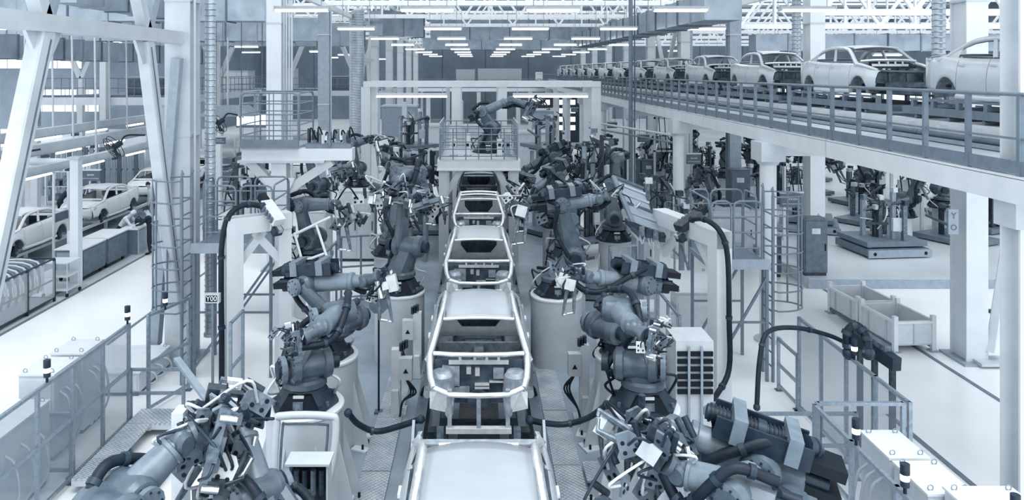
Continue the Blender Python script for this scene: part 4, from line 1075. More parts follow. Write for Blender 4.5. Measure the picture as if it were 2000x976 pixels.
# ---- main pedestals and robots near the camera
pedestal(-2.68, 11.45, 1.60, .60, 'front left white drum pedestal under the robot base with nameplates')
pedestal(2.52, 11.40, 1.60, .56, 'front right white drum pedestal under the robot base')
pedestal(-2.78, 13.45, 1.60, .60, 'second left white drum pedestal half hidden behind the front one')
pedestal(2.70, 13.45, 1.60, .60, 'second right white drum pedestal half hidden behind the front one')
pedestal(-1.85, 17.35, 1.60, .60, 'third left white drum pedestal beside the welding line', False)
pedestal(1.78, 17.10, 1.60, .60, 'third right white drum pedestal beside the welding line', False)
robot('front left robot on its drum, arm bent towards the camera with a bolted tool plate', (-2.68, 11.45, 1.61), at(605, 712, 11.35), at(662, 612, 11.7), at(622, 640, 10.95), at(590, 660, 10.75), 'gripper', (-.8, -.4, -.1), .55, off=.26, seed=3, extra=5)
robot('front right robot on its drum, arm bent towards the camera', (2.52, 11.40, 1.61), at(1240, 712, 11.3), at(1208, 605, 11.7), at(1238, 640, 10.9), at(1262, 655, 10.7), 'gripper', (.8, -.4, -.1), .6, off=-.26, seed=5, extra=5)
robot('second left robot with black cable tray reaching right with a weld gun', (-2.78, 13.45, 1.61), at(680, 625, 13.3), at(608, 552, 13.2), at(715, 548, 13.0), at(742, 540, 12.9), 'gun', (.25, -.1, -1), .95, off=.24, tray=True, seed=7, tup=V((1, 0, 0)), tlight=True, extra=4)
robot('second right robot with black cable tray reaching left with a weld gun', (2.70, 13.45, 1.61), at(1182, 640, 13.3), at(1252, 552, 13.2), at(1145, 540, 13.0), at(1120, 535, 12.9), 'gun', (-.25, -.1, -1), .85, off=.24, tray=True, seed=9, tup=V((-1, 0, 0)), tlight=True, extra=4)
robot('third left robot with tall upright grey boom and drooping gripper', (-1.85, 17.35, 1.61), at(798, 480, 17.3), at(806, 342, 17.3), at(778, 352, 16.8), at(770, 372, 16.7), 'gripper', (-.15, -.2, -1), .95, off=.18, seed=11, k=1.1, arm='robot_body', tlight=True, extra=7)
robot('third right robot with leaning grey boom and black tray holding a ribbed panel', (1.78, 17.10, 1.61), at(1120, 498, 17.0), at(1096, 398, 17.0), at(1170, 388, 17.0), at(1188, 382, 16.95), 'none', (1, 0, 0), .8, off=.1, tray=True, seed=13, extra=4)
# ribbed panel held by the third right robot
t = thing('ribbed_panel', 'tilted grey ribbed floor panel held up by the third right robot', 'panel', tuple(at(1240, 470, 16.9)))
A, B_, C_, D_ = at(1196, 345, 17.2), at(1254, 368, 17.6), at(1292, 462, 16.9), at(1238, 445, 16.4)
n = (B_ - A).cross(D_ - A).normalized()
MB().prism([A, B_, C_, D_], n * .03).build('sheet', 'mid_paint', t)
for q in range(5):
    u = .12 + q * .19; p, e = A.lerp(D_, u), B_.lerp(C_, u)
    rb = MB().bar(p - n * .02, e - n * .02, .05, .05).build('rib', 'slate' if q == 2 else 'pale_steel', t)
MB().bar(A - n * .03, D_ - n * .03, .10, .06).build('edge_channel', 'grey_paint', t)
MB().bar(A - n * .03, B_ - n * .03, .08, .06).build('edge_channel', 'slate', t)
tg = thing('panel_clamp', 'dark clamp bar gripping the lower edge of the ribbed panel', 'clamp', tuple(D_))
MB().bar(D_ - n * .06 - V((.1, 0, -.05)), C_ - n * .06 - V((0, 0, .05)), .14, .12).build('bar', 'tool_dark', tg)
for q in range(4): MB().box(D_.lerp(C_, .15 + q * .25) - n * .1 - V((0, 0, .08)), (.12, .14, .2)).build('clamp_body', 'tool_dark' if q % 2 else 'tool_grey', tg)
for q in range(3): hose([D_.lerp(C_, .2 + q * .3) - V((0, 0, .1)), D_.lerp(C_, .25 + q * .3) - V((-.02, 0, .3)), D_.lerp(C_, .4 + q * .25) - V((0, 0, .1))], .018, 'tool_light', tg, 'cable', n=5)

# ---- robots cut by the bottom edge
robot('robot arm with bolted gripper cluster cut by the bottom left edge', (-3.9, 6.8, 0.02), at(215, 1010, 7.6), at(250, 965, 7.9), at(352, 862, 8.3), at(385, 842, 8.4), 'gripper', (.9, .3, -.25), 1.0, off=.2, seed=17, k=1.15, hoses=True, extra=12)
robot('robot with round drum joints and weld gun behind the bottom left gripper', (-2.9, 7.4, 0.02), at(560, 1060, 8.3), at(505, 965, 8.6), at(470, 830, 9.1), at(440, 848, 9.0), 'gun', (-.4, -.3, -.6), 1.1, off=.2, seed=19, k=1.1, tlight=True, extra=12)
robot('robot with thick forearm, black cable trough and curved hose at the bottom right', (3.35, 7.3, 0.02), at(1535, 1000, 8.2), at(1490, 905, 8.6), at(1312, 838, 8.9), at(1282, 842, 8.85), 'gripper', (-.55, -.35, -.75), .95, off=.22, tray=True, seed=23, k=1.25, extra=10)
robot('second robot low at the bottom right with a round grey elbow', (2.3, 6.6, 0.02), at(1500, 1040, 7.3), at(1440, 960, 7.6), at(1330, 920, 7.9), at(1300, 900, 7.9), 'gun', (-.5, .2, .3), .9, off=.2, seed=27, k=1.1, extra=8)

# ---- robots further back on both sides of the line
BR = [  # x, y, ped h, reach sign, label
    (-2.5, 21.2, 1.5, 1, 'left robot just behind the tall upright boom'), (2.5, 20.8, 1.5, -1, 'right robot just behind the ribbed panel robot'),
    (-4.6, 20.5, 1.4, 1, 'left robot under the bracketed beam beside white cabinets'), (4.2, 23.0, 1.5, -1, 'right robot at the outer side near the gate'),
    (-2.7, 24.5, 1.6, 1, 'left robot close to the gate leg'), (2.6, 24.5, 1.6, -1, 'right robot close to the gate leg'),
    (-6.0, 28.0, 1.7, 1, 'left outer robot behind the wall of cabinets'), (4.9, 27.0, 1.8, -1, 'right outer robot with raised arm before the far gantry'),
    (-3.0, 28.5, 1.8, 1, 'left robot level with the gate deck'), (3.0, 28.6, 1.8, -1, 'right robot level with the gate deck'),
    (-5.0, 30.5, 2.0, 1, 'left outer robot furthest back'), (5.4, 31.5, 2.0, -1, 'right outer robot furthest back')]
for i, (x, y, h, sgn, lab) in enumerate(BR):
    pedestal(x, y, h, .5, 'white drum pedestal of the ' + lab, flare=False)
    r = random.Random(40 + i); b0 = V((x, y, h + .01))
    S = b0 + V((.05 * sgn, -.15, .72)); E = S + V((-.35 * sgn * r.uniform(-.5, 1), r.uniform(-.3, .3), 1.0 + r.uniform(-.1, .15)))
    W = E + V((sgn * r.uniform(.75, 1.1), r.uniform(-.5, .2), r.uniform(-.5, .25))); T = W + V((.12 * sgn, -.05, -.12))
    robot('dark ' + lab, b0, S, E, W, T, 'gun' if i % 3 else 'gripper', (.3 * sgn, -.4, -.9), 1.25, off=.18 * sgn, seed=60 + i, k=1.12, extra=4, tray=(i % 4 == 1), arm='robot_body' if i % 2 else 'robot_light', rn=10, tlight=(i % 2 == 0), tup=V((sgn, 0, 0)))
# ================================================================== CELL STEELWORK
def walkway(x0, x1, y0, y1, n, label, z=.05):
    t = thing('tread_walkway', label, 'walkway', ((x0 + x1) / 2, (y0 + y1) / 2, .012))
    for k in range(n):
        a, b_ = lerp(y0, y1, k / n), lerp(y0, y1, (k + 1) / n)
        MB().bx(x0, x1, a + .008, b_ - .008, z - .02, z + R.uniform(0, .004)).build('tread_plate', 'tread_plate', t)
    for x in (x0 + .03, x1 - .03): MB().bx(x - .03, x + .03, y0, y1, .012, z - .02).build('edge_strip', 'slate', t)
walkway(-1.95, -1.47, 8.5, 16.2, 4, 'left diamond plate walkway strip along the welding line')
walkway(1.26, 1.72, 8.5, 16.6, 4, 'right diamond plate walkway strip along the welding line')
t = thing('tread_platform', 'low U-shaped diamond plate platform inside the left fence', 'platform', (-6.0, 13, 0.0))
for x0, x1, y0, y1 in ((-6.45, -5.1, 11.75, 12.35), (-6.45, -6.0, 12.36, 13.6), (-6.45, -5.0, 13.61, 14.2)):
    MB().bx(x0, x1, y0, y1, .21, .25).build('tread_plate', 'tread_plate', t)
    MB().bx(x0, x1, y0, y0 + .03, .13, .21).build('edge_channel', 'pale_steel', t); MB().bx(x0, x1, y1 - .03, y1, .13, .21).build('edge_channel', 'pale_steel', t)
    for x in (x0 + .1, x1 - .1): MB().bx(x - .04, x + .04, (y0 + y1) / 2 - .04, (y0 + y1) / 2 + .04, 0, .21).build('foot', 'slate', t)
# small step plates by the right walkway
t = thing('tread_step', 'short diamond plate step beside the front right pedestal', 'step', (1.95, 12.2, 0.0))
MB().bx(1.74, 2.05, 11.9, 12.5, .10, .14).build('tread_plate', 'tread_plate', t); MB().bx(1.76, 2.03, 11.95, 12.45, .012, .10).build('frame', 'slate', t)

# ---- clear panel fences
def fence(pts, h, label, mid=None, step=1.0, clear=True, base=0.0, m='alu'):
    t = thing('safety_fence', label, 'fence', tuple(V((pts[0][0], pts[0][1], base))))
    for (xa, ya), (xb, yb) in zip(pts[:-1], pts[1:]):
        a, b_ = V((xa, ya, base)), V((xb, yb, base)); L = (b_ - a).length; n = max(1, round(L / step)); d = (b_ - a).normalized()
        for k in range(n + 1):
            p = a.lerp(b_, k / n); MB().bar(p, p + V((0, 0, h)), .055, .055, up=d).build('post', m, t)
            MB().box(p + V((0, 0, .01)), (.13, .13, .02)).build('foot_plate', 'slate', t)
        MB().bar(a + V((0, 0, h - .025)), b_ + V((0, 0, h - .025)), .05, .05).build('top_rail', m, t)
        MB().bar(a + V((0, 0, .12)), b_ + V((0, 0, .12)), .045, .045).build('bottom_rail', m, t)
        if mid: MB().bar(a + V((0, 0, mid)), b_ + V((0, 0, mid)), .05, .05).build('mid_rail', m, t)
        if clear:
            for k in range(n):
                p, q = a.lerp(b_, k / n) + d * .035, a.lerp(b_, (k + 1) / n) - d * .035
                MB().bar(p + V((0, 0, (h + .1) / 2)), q + V((0, 0, (h + .1) / 2)), .008, h - .18).build('clear_panel', 'panel_clear', t)
    return t
fence([(-6.6, 8.2), (-6.6, 14.0)], 1.95, 'left clear panel safety fence with aluminium posts running towards the camera', mid=1.07, step=.95)
fence([(-7.75, 12.25), (-6.72, 12.25)], 1.07, 'low clear panel wing sticking out left of the left safety fence', step=1.1)
fence([(-6.6, 14.08), (-5.6, 14.08)], 1.07, 'low open handrail closing the back of the left fence', mid=.6, clear=False)
fence([(-6.45, 14.5), (-6.1, 15.6)], 1.95, 'short gate frame at the far end of the left fence', mid=1.0, clear=False)
fence([(4.88, 7.6), (4.88, 10.78)], 1.87, 'right clear panel safety fence leaning out of the bottom edge', mid=1.05, step=1.05)
fence([(4.95, 10.85), (6.2, 10.85)], 1.87, 'open cross rail frame joining the two right fences', clear=False, step=1.3)
fence([(6.3, 10.85), (6.3, 14.6)], 1.87, 'right outer clear panel fence with smoked panels beside the white floor', step=.95)
fence([(4.4, 12.2), (5.6, 12.2), (6.2, 12.2)], 1.1, 'low handrail inside the right cell near the hose', mid=.55, clear=False)
fence([(-4.1, 19.2), (-4.0, 21.6), (-2.9, 21.9)], 1.9, 'thin open fence before the white cabinets on the left', mid=1.0, clear=False, step=.6)
fence([(3.3, 17.6), (3.6, 20.4), (4.4, 20.6)], 1.9, 'thin open fence below the ribbed panel on the right', mid=1.0, clear=False, step=.8)
fence([(3.95, 14.6), (3.95, 17.3)], 1.9, 'open fence frame behind the right portal', mid=1.0, clear=False, step=.9)
fence([(-4.75, 14.2), (-4.75, 14.95)], 1.9, 'open fence frame behind the left portal', mid=1.0, clear=False, step=.9)
fence([(6.2, 21.5), (6.2, 25.5), (5.0, 26.2)], 1.9, 'open fence frame right of the gate below the conveyor', mid=1.0, clear=False, step=1.0)
fence([(6.3, 14.68), (6.3, 15.6)], 1.1, 'low handrail running back from the right outer fence', mid=.55, clear=False, step=1.2)

# ---- white equipment cabinets outside the fences
def crate(x0, x1, y0, y1, h, label, m='cabinet', z=0.0):
    t = thing('equipment_cabinet', label, 'cabinet', ((x0 + x1) / 2, (y0 + y1) / 2, z), 0, 'white equipment cabinets')
    MB().bx(x0, x1, y0, y1, z + .08, z + h - .03).build('body', m, t)
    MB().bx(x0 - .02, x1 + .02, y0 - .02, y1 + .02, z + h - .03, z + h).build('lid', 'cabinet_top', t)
    MB().bx(x0 + .03, x1 - .03, y0 + .03, y1 - .03, z, z + .08).build('plinth', 'slate', t)
    MB().bx(x0 + .04, x1 - .04, y0 - .015, y0, z + .14, z + h - .1).build('door', m, t)
    for x in (x0 + .07, x1 - .07):
        for y in (y0 + .07, y1 - .07):
            MB().tube([V((x + math.cos(q) * .035, y, z + h + .03 + math.sin(q) * .035)) for q in [2*PI*i/8 for i in range(8)]], .008, 4, True).build('lifting_eye', 'alu', t)
    for q in range(3):
        yy = lerp(y0, y1, .25 + .25 * q); sx = x1 if x1 < 0 else x0; s = 1 if x1 < 0 else -1
        hose([(sx, yy, z + h * .75), (sx + s * .15, yy, z + h * .65), (sx + s * .18, yy + .05, z + h * .3), (sx + s * .05, yy, z + .1)], .022, 'pale_steel', t, 'conduit', n=5)
    return t
crate(-7.9, -7.3, 13.7, 14.42, 1.5, 'white cabinet with lifting eyes, the further one outside the left fence')
crate(-7.9, -7.3, 12.75, 13.5, 1.5, 'white cabinet with lifting eyes, the nearer one outside the left fence')
crate(-8.4, -7.0, 10.6, 12.1, 1.35, 'wide white machine housing at the left edge behind the clear panel wing')
crate(5.54, 6.06, 10.0, 10.75, 1.5, 'white cabinet just outside the corner of the right fence')
crate(5.54, 6.10, 9.15, 9.9, 1.5, 'middle white cabinet along the right fence')
crate(5.7, 6.5, 8.0, 9.08, 1.62, 'large white cabinet cut by the bottom right edge')
crate(-8.6, -7.0, 15.3, 16.8, .5, 'low white plinth box by the front left column')
cabinet(-4.3, 26.5, 1.25, .7, 2.45, 'tall white double door cabinet behind the tall boom robot', 'cabinet', doors=2, z=0)
cabinet(-5.35, 24.6, .75, .9, 2.1, 'white cabinet with louvred top left of the tall double door one', 'cabinet', doors=1)
cabinet(-5.7, 22.9, .9, .8, 1.5, 'lower white cabinet in front of the left bracket column', 'cabinet', doors=1)
cabinet(5.2, 24.3, .8, .9, 1.7, 'white cabinet on the right below the conveyor columns', 'cabinet', doors=1)
cabinet(9.3, 27.6, 1.5, .8, 1.55, 'white cabinet bank with black vents behind the right ladder', 'cabinet', doors=2)
cabinet(4.2, 18.3, 1.1, .9, .9, 'low white box below the ribbed panel', 'cabinet', doors=1)
cabinet(3.0, 15.4, .9, .7, .9, 'low white box behind the second right pedestal', 'cabinet', doors=1)
cabinet(5.5, 19.2, 1.3, 2.0, 1.25, 'wide white machine housing right of the right portal', 'cabinet', doors=1)
# louvred power unit right
t = thing('louvred_unit', 'white unit with dark louvre slots behind the front right robot', 'cabinet', (3.7, 13.0, 0))
MB().bx(3.4, 4.05, 12.8, 13.5, 0.012, 2.05).build('body', 'cabinet', t)
for q in range(6): MB().bx(3.42, 4.03, 12.76, 12.79, 1.15 + .13 * q, 1.23 + .13 * q).build('louvre', 'black', t)
for x in (3.61, 3.83): MB().bx(x - .02, x + .02, 12.73, 12.76, .6, 1.98).build('upright', 'mid_paint', t)
# ---- portals with scanner heads
def portal(a, b_, z, w, label, side):
    t = thing('portal_frame', label, 'frame', (a[0], a[1], 0), 0, 'white inspection portals')
    A, B2 = V((a[0], a[1], 0)), V((b_[0], b_[1], 0)); d = (B2 - A).normalized()
    MB().bar(A, A + V((0, 0, z)), w, w, up=d).build('leg', 'white_steel', t)
    MB().bar(B2, B2 + V((0, 0, z)), w * .8, w * .8, up=d).build('leg', 'white_steel', t)
    MB().bar(A - d * w * .5 + V((0, 0, z - w * .5 + .001)), B2 + d * w * .4 + V((0, 0, z - w * .5 + .001)), w * 1.002, w).build('beam', 'white_steel', t)
    L = (B2 - A).length
    MB().bar(A + V((0, 0, z - w - .75)), A + d * min(.8, L * .6) + V((0, 0, z - w)), .12, .16).build('knee_brace', 'white_steel', t)
    MB().bar(B2 + V((0, 0, z - w - .75)), B2 - d * min(.8, L * .6) + V((0, 0, z - w)), .12, .16).build('knee_brace', 'white_steel', t)
    for P_ in (A, B2): MB().box(P_ + V((0, 0, .015)), (w * 1.6, w * 1.6, .03)).build('foot_plate', 'pale_steel', t)
    return t
portal((-5.02, 15.15), (-4.15, 15.75), 3.72, .34, 'white box section portal frame left of the front left robot', -1)
portal((4.85, 14.95), (4.25, 17.2), 3.50, .34, 'white box section portal frame right of the front right robot', 1)
def scanner(p, d, label, body):
    t = thing('scanner_head', label, 'scanner', tuple(p)); Mx = rot_to(d)
    def P(x, y, z): return p + Mx @ V((x, y, z))
    MB().box(P(0, 0, 0), (.26, .62, .16), Mx).build('housing', body, t)
    MB().box(P(0, -.42, .02), (.16, .2, .14), Mx).build('connector_block', 'black', t)
    for q in range(5): MB().box(P(.15, -.22 + .11 * q, .02), (.05, .06, .12), Mx).build('clamp', 'tool_grey', t)
    MB().box(P(0, .05, -.12), (.10, .8, .08), Mx).build('rail', 'chrome', t)
    MB().box(P(0, .34, -.2), (.2, .14, .16), Mx).build('lens_block', 'tool_dark', t)
    MB().bar(P(0, 0, -.15), P(0, 0, -.15) - V((0, 0, .25)), .08).build('bracket', 'white_steel', t)
    return t
scanner(at(532, 415, 15.4), at(552, 440, 15.2) - at(520, 395, 15.6), 'tilted white scanner head on the left portal', 'cabinet_top')
scanner(at(1345, 432, 15.9), at(1310, 452, 15.7) - at(1375, 405, 16.1), 'tilted dark scanner head with cable on the right portal', 'tool_dark')
def free_hose(label, pts, r, rings=0, m='rubber', name='cable_bundle'):
    t = thing(name, label, 'cable', tuple(V(pts[-1]))); hose(pts, r, m, t, 'sheath', rings)
    for q in (0, -1): MB().sph(pts[q], r * 1.5, 8, 5).build('end_sleeve', 'rubber_sheen', t)
    return t
free_hose('thick black cable bundle bending over the left portal and down its leg', [at(512, 402, 15.4), at(478, 400, 15.2), at(448, 420, 15.0), at(434, 470, 14.9), at(432, 560, 14.9), at(433, 660, 14.9), at(433, 770, 14.9)], .06, 4)
free_hose('thick black cable bundle bending over the right portal and down its leg', [at(1352, 428, 15.6), at(1375, 428, 15.0), at(1405, 450, 14.7), at(1421, 500, 14.6), at(1424, 620, 14.6), at(1424, 720, 14.6), at(1400, 770, 14.3), at(1382, 792, 14.0)], .055, 4)
free_hose('black hose sagging from the front left pedestal to the welding line', [at(680, 806, 11.2), at(700, 828, 11.3), at(735, 842, 11.4), at(780, 832, 11.3), at(822, 818, 11.2)], .045, 1)
free_hose('black hose sagging from the front right pedestal to the welding line', [at(1185, 790, 11.2), at(1150, 815, 11.3), at(1105, 828, 11.4), at(1065, 826, 11.3), at(1035, 820, 11.2)], .045, 1)
free_hose('dark hose running down over the right cell handrail', [at(1478, 795, 12.0), at(1484, 700, 12.2), at(1500, 648, 12.4), at(1555, 640, 12.8), at(1620, 655, 12.9), at(1662, 675, 12.8)], .04, 2)
free_hose('black arched energy chain over the right outer fence', [at(1658, 690, 12.6), at(1655, 650, 12.6), at(1672, 636, 12.6), at(1690, 655, 12.5), at(1696, 690, 12.4)], .075, 5)
t = thing('black_beam_unit', 'black linear axis beam beyond the right outer fence', 'machine', tuple(gp(1725, 800)))
p, q = at(1668, 655, 13.4), at(1752, 712, 12.3)
MB().bar(p, q, .16, .22).build('beam', 'robot_dark', t)
for u in (.15, .5, .9):
    pp = p.lerp(q, u); MB().bar(pp, V((pp.x, pp.y, 0.0)), .08).build('leg', 'tool_dark', t)
MB().bar(p.lerp(q, .2) + V((0, 0, .15)), p.lerp(q, .8) + V((0, 0, .15)), .12, .1).build('carriage', 'tool_grey', t)
# ---- caged ladders with platforms
def caged_ladder(x, y, z1, s, label):
    """stringers at x, cage bulging to side s"""
    t = thing('caged_ladder', label, 'ladder', (x, y, 0), 0, 'caged access ladders')
    for dy in (-.28, .28):
        MB().tube(path([(x, y + dy, 0), (x, y + dy, 2), (x, y + dy, z1), (x - s * .02, y + dy, z1 + .12)], 3), .038, 8).build('stringer', 'rail_grey', t)
    rg = MB().cyl((x, y - .28, .3), (x, y + .28, .3), .018, n=6).build('rung', 'rail_grey', t)
    for k in range(1, int((z1 - .3) / .3)): copyobj(rg, (0, 0, .3 * k))
    hp = [(x, y - .28, 0)] + [(x + s * (.08 + .66 * math.sin(an)), y - .40 * math.cos(an), 0) for an in [PI * q / 10 for q in range(11)]] + [(x, y + .28, 0)]
    h0 = MB().tube([(a, b_, 1.55) for a, b_, _ in hp], .018, 6).build('hoop', 'rail_grey', t)
    n = int((z1 - 1.55) / .40)
    for k in range(1, n + 1): copyobj(h0, (0, 0, (z1 - 1.55) / n * k))
    for an in (.25, .5, .75):
        an *= PI; px_, py_ = x + s * (.08 + .66 * math.sin(an)), y - .40 * math.cos(an)
        MB().cyl((px_, py_, 1.55), (px_, py_, z1), .022, n=6).build('cage_bar', 'rail_grey', t)
    return t
def rpanel(t, a, b_, h, rails=3, r=.022, m='rail_grey'):
    a, b_ = V(a), V(b_); d = (b_ - a).normalized(); c = .12
    pts = [a, a + V((0, 0, h - c)), a + V((0, 0, h - c * .3)) + d * c * .3, a + V((0, 0, h)) + d * c, b_ + V((0, 0, h)) - d * c, b_ + V((0, 0, h - c * .3)) - d * c * .3, b_ + V((0, 0, h - c)), b_]
    MB().tube(pts, r, 6).build('guard_hoop', m, t)
    for k in range(1, rails + 1): MB().cyl(a + V((0, 0, h * k / (rails + 1))), b_ + V((0, 0, h * k / (rails + 1))), r * .8, n=6).build('guard_rail', m, t)
def platform(x0, x1, y0, y1, z, label, sides, h=1.35, legs=True):
    t = thing('access_platform', label, 'platform', ((x0 + x1) / 2, (y0 + y1) / 2, 0), 0, 'grey access platforms')
    MB().bx(x0, x1, y0, y1, z - .03, z).build('floor_plate', 'rail_grey', t)
    MB().bx(x0, x1, y0 - .02, y0, z - .12, z + .10).build('toe_board', 'mid_paint', t); MB().bx(x0, x1, y1, y1 + .02, z - .12, z + .10).build('toe_board', 'mid_paint', t)
    MB().bx(x0 - .02, x0, y0, y1, z - .12, z).build('edge', 'mid_paint', t); MB().bx(x1, x1 + .02, y0, y1, z - .12, z).build('edge', 'mid_paint', t)
    for a, b_ in sides: rpanel(t, (a[0], a[1], z), (b_[0], b_[1], z), h)
    if legs:
        for x in (x0 + .05, x1 - .05):
            for y in (y0 + .05, y1 - .05): MB().bar((x, y, 0), (x, y, z - .03), .06).build('leg', 'rail_grey', t)
        for y in (y0 + .05, y1 - .05): MB().bar((x0 + .05, y, .2), (x1 - .05, y, z - .3), .05).build('diagonal_brace', 'rail_grey', t)
        for y in (y0 + .05, y1 - .05): MB().bar((x0 + .05, y, z * .5), (x1 - .05, y, z * .5), .04).build('cross_brace', 'rail_grey', t)
    return t
caged_ladder(-6.35, 16.15, 4.35, -1, 'grey caged ladder in front of the front left column')
caged_ladder(6.35, 16.3, 4.0, 1, 'grey caged ladder on the right by the large hanging sign')
platform(-6.28, -4.5, 16.2, 17.6, 2.85, 'grey railed platform beside the left caged ladder', [((-6.28, 16.95), (-6.28, 17.6)), ((-5.95, 16.2), (-5.3, 16.2)), ((-5.2, 16.2), (-4.5, 16.2)), ((-6.2, 17.6), (-5.4, 17.6)), ((-5.3, 17.6), (-4.5, 17.6)), ((-4.5, 16.3), (-4.5, 17.5))])
platform(5.0, 6.28, 16.0, 17.6, 2.55, 'grey railed platform beside the right caged ladder', [((6.28, 16.8), (6.28, 17.6)), ((5.5, 16.0), (6.1, 16.0)), ((5.02, 16.0), (5.44, 16.0)), ((5.02, 17.6), (5.44, 17.6)), ((5.5, 17.6), (6.25, 17.6)), ((5.0, 16.1), (5.0, 17.5))])
# ---- left bracket gantry with basket
BY = 19.0
t = thing('bracket_gantry', 'white T-shaped bracket gantry with a caged basket on the left', 'gantry', (-5.07, BY, 0))
MB().bx(-5.26, -4.88, BY - .19, BY + .19, 0, 4.40).build('column', 'white_steel', t)
MB().bx(-6.0, -3.2, BY - .22, BY + .22, 4.44, 4.74).build('beam', 'white_steel', t)
MB().bx(-6.1, -3.9, BY - .26, BY + .26, 4.38, 4.44).build('lower_flange', 'pale_steel', t)
for xe in (-5.85, -3.75): MB().bar((-5.07, BY, 3.55), (xe, BY, 4.40), .24, .22).build('knee_brace', 'white_steel', t)
MB().prism([(-5.5, BY - .2, 4.0), (-4.65, BY - .2, 4.0), (-4.86, BY - .2, 3.55), (-5.28, BY - .2, 3.55)], (0, .02, 0)).build('gusset', 'white_steel', t)
MB().bx(-6.0, -4.55, BY - .3, BY + 1.4, 4.74, 4.80).build('basket_floor', 'mid_paint', t)
MB().bx(-6.0, -4.55, BY - .33, BY - .30, 4.78, 4.98).build('toe_board', 'grey_paint', t)
for y in (BY - .3, BY + 1.4):
    rpanel(t, (-6.0, y, 4.80), (-4.55, y, 4.80), 1.35, 4)
    for k in range(1, 4): MB().cyl((-6.0 + .36 * k, y, 4.8), (-6.0 + .36 * k, y, 6.13), .016, n=5).build('upright', 'rail_grey', t)
for x in (-6.0, -4.55): rpanel(t, (x, BY - .28, 4.80), (x, BY + 1.38, 4.80), 1.35, 4)
# second arm of parts on the gantry beam
t = thing('gripper_store', 'dark gripper fixture parked on the end of the left bracket gantry', 'gripper', (-3.7, BY, 4.74))
MB().bx(-4.4, -3.25, BY - .15, BY + .15, 4.745, 4.86).build('tray', 'grey_paint', t)
r = random.Random(5)
for q in range(12):
    x = -4.35 + .095 * q; MB().box((x, BY + r.uniform(-.2, .2), 4.98 + r.uniform(0, .1)), (.07, .10, r.uniform(.2, .4))).build('clamp_body', r.choice(['tool_dark', 'tool_grey', 'black', 'tool_light']), t)
for q in range(6): hose([(-4.3 + .2 * q, BY - .1, 4.9), (-4.25 + .2 * q, BY - .2, 5.15 + r.uniform(0, .2)), (-4.15 + .2 * q, BY, 4.95)], .02, 'rubber', t, 'cable', n=5)
# ---- white gate over the line
GY = 26.0
t = thing('line_gate', 'white portal gate with caged deck spanning the welding line', 'gate', (0, GY, 0.012))
for s in (-1, 1):
    MB().bx(s * 1.22 - .17, s * 1.22 + .17, GY - .2, GY + .2, 0.012, 3.27).build('leg', 'white_steel', t)
    MB().bx(s * 1.22 - .17, s * 1.22 + .17, GY + 3.2, GY + 3.6, 0.012, 3.27).build('leg', 'white_steel', t)
    MB().bar((s * 1.12, GY - .02, 2.45), (s * .62, GY - .02, 3.27), .22, .2).build('knee_brace', 'white_steel', t)
    MB().bx(s * 1.4 - .04, s * 1.4 + .04, GY - .25, GY + 3.7, 3.3, 3.62).build('side_beam', 'white_steel', t)
    MB().bx(s * 1.05 - .03, s * 1.05 + .03, GY - .24, GY - .2, 2.5, 3.2).build('stiffener', 'pale_steel', t)
MB().bx(-1.42, 1.42, GY - .28, GY + .22, 3.30, 3.58).build('beam', 'white_steel', t)
MB().bx(-1.46, 1.46, GY - .32, GY + .26, 3.25, 3.30).build('lower_flange', 'white_steel', t)
MB().bx(-1.36, 1.36, GY - .26, GY + 3.7, 3.585, 3.63).build('deck', 'pale_steel', t)
for y in (GY - .25, GY + 3.65):
    for z in (3.75, 4.0, 4.25, 4.5, 4.72): MB().cyl((-1.33, y, z), (1.33, y, z), .018, n=5).build('cage_rail', 'rail_grey', t)
    for k in range(7): MB().cyl((-1.33 + .443 * k, y, 3.63), (-1.33 + .443 * k, y, 4.72), .02, n=5).build('cage_post', 'rail_grey', t)
for s in (-1, 1):
    for z in (4.0, 4.35, 4.72): MB().cyl((s * 1.33, GY - .25, z), (s * 1.33, GY + 3.65, z), .018, n=5).build('cage_rail', 'rail_grey', t)
    MB().bx(s * 1.36 - .02, s * 1.36 + .02, GY - .2, GY + 3.0, 3.63, 4.9).build('side_screen', 'mid_paint', t)
robot('dark robot mounted on top of the white gate deck', (.35, GY + 2.2, 3.64), at(962, 250, 28.2), at(945, 218, 28.2), at(998, 194, 28.0), at(1030, 205, 27.6), 'gripper', (.8, -.3, -.5), 1.0, off=.15, seed=91, k=1.15, rn=10)
for i, (x, lab) in enumerate(((-.9, 'white'), (-.4, 'slim'), (.75, 'short'), (1.05, 'grey'))):
    t = thing('deck_post', lab + ' equipment post standing on the gate deck', 'post', (x, GY + .8, 3.63))
    MB().bx(x - .09, x + .09, GY + .72, GY + .88, 3.63, 4.25 + .2 * (i % 2)).build('post', 'white_steel' if i != 3 else 'mid_paint', t); MB().bx(x - .14, x + .14, GY + .68, GY + .92, 3.63, 3.67).build('foot', 'slate', t)
    MB().bx(x - .05, x + .05, GY + .70, GY + .72, 4.0, 4.1).build('sensor', 'black', t)
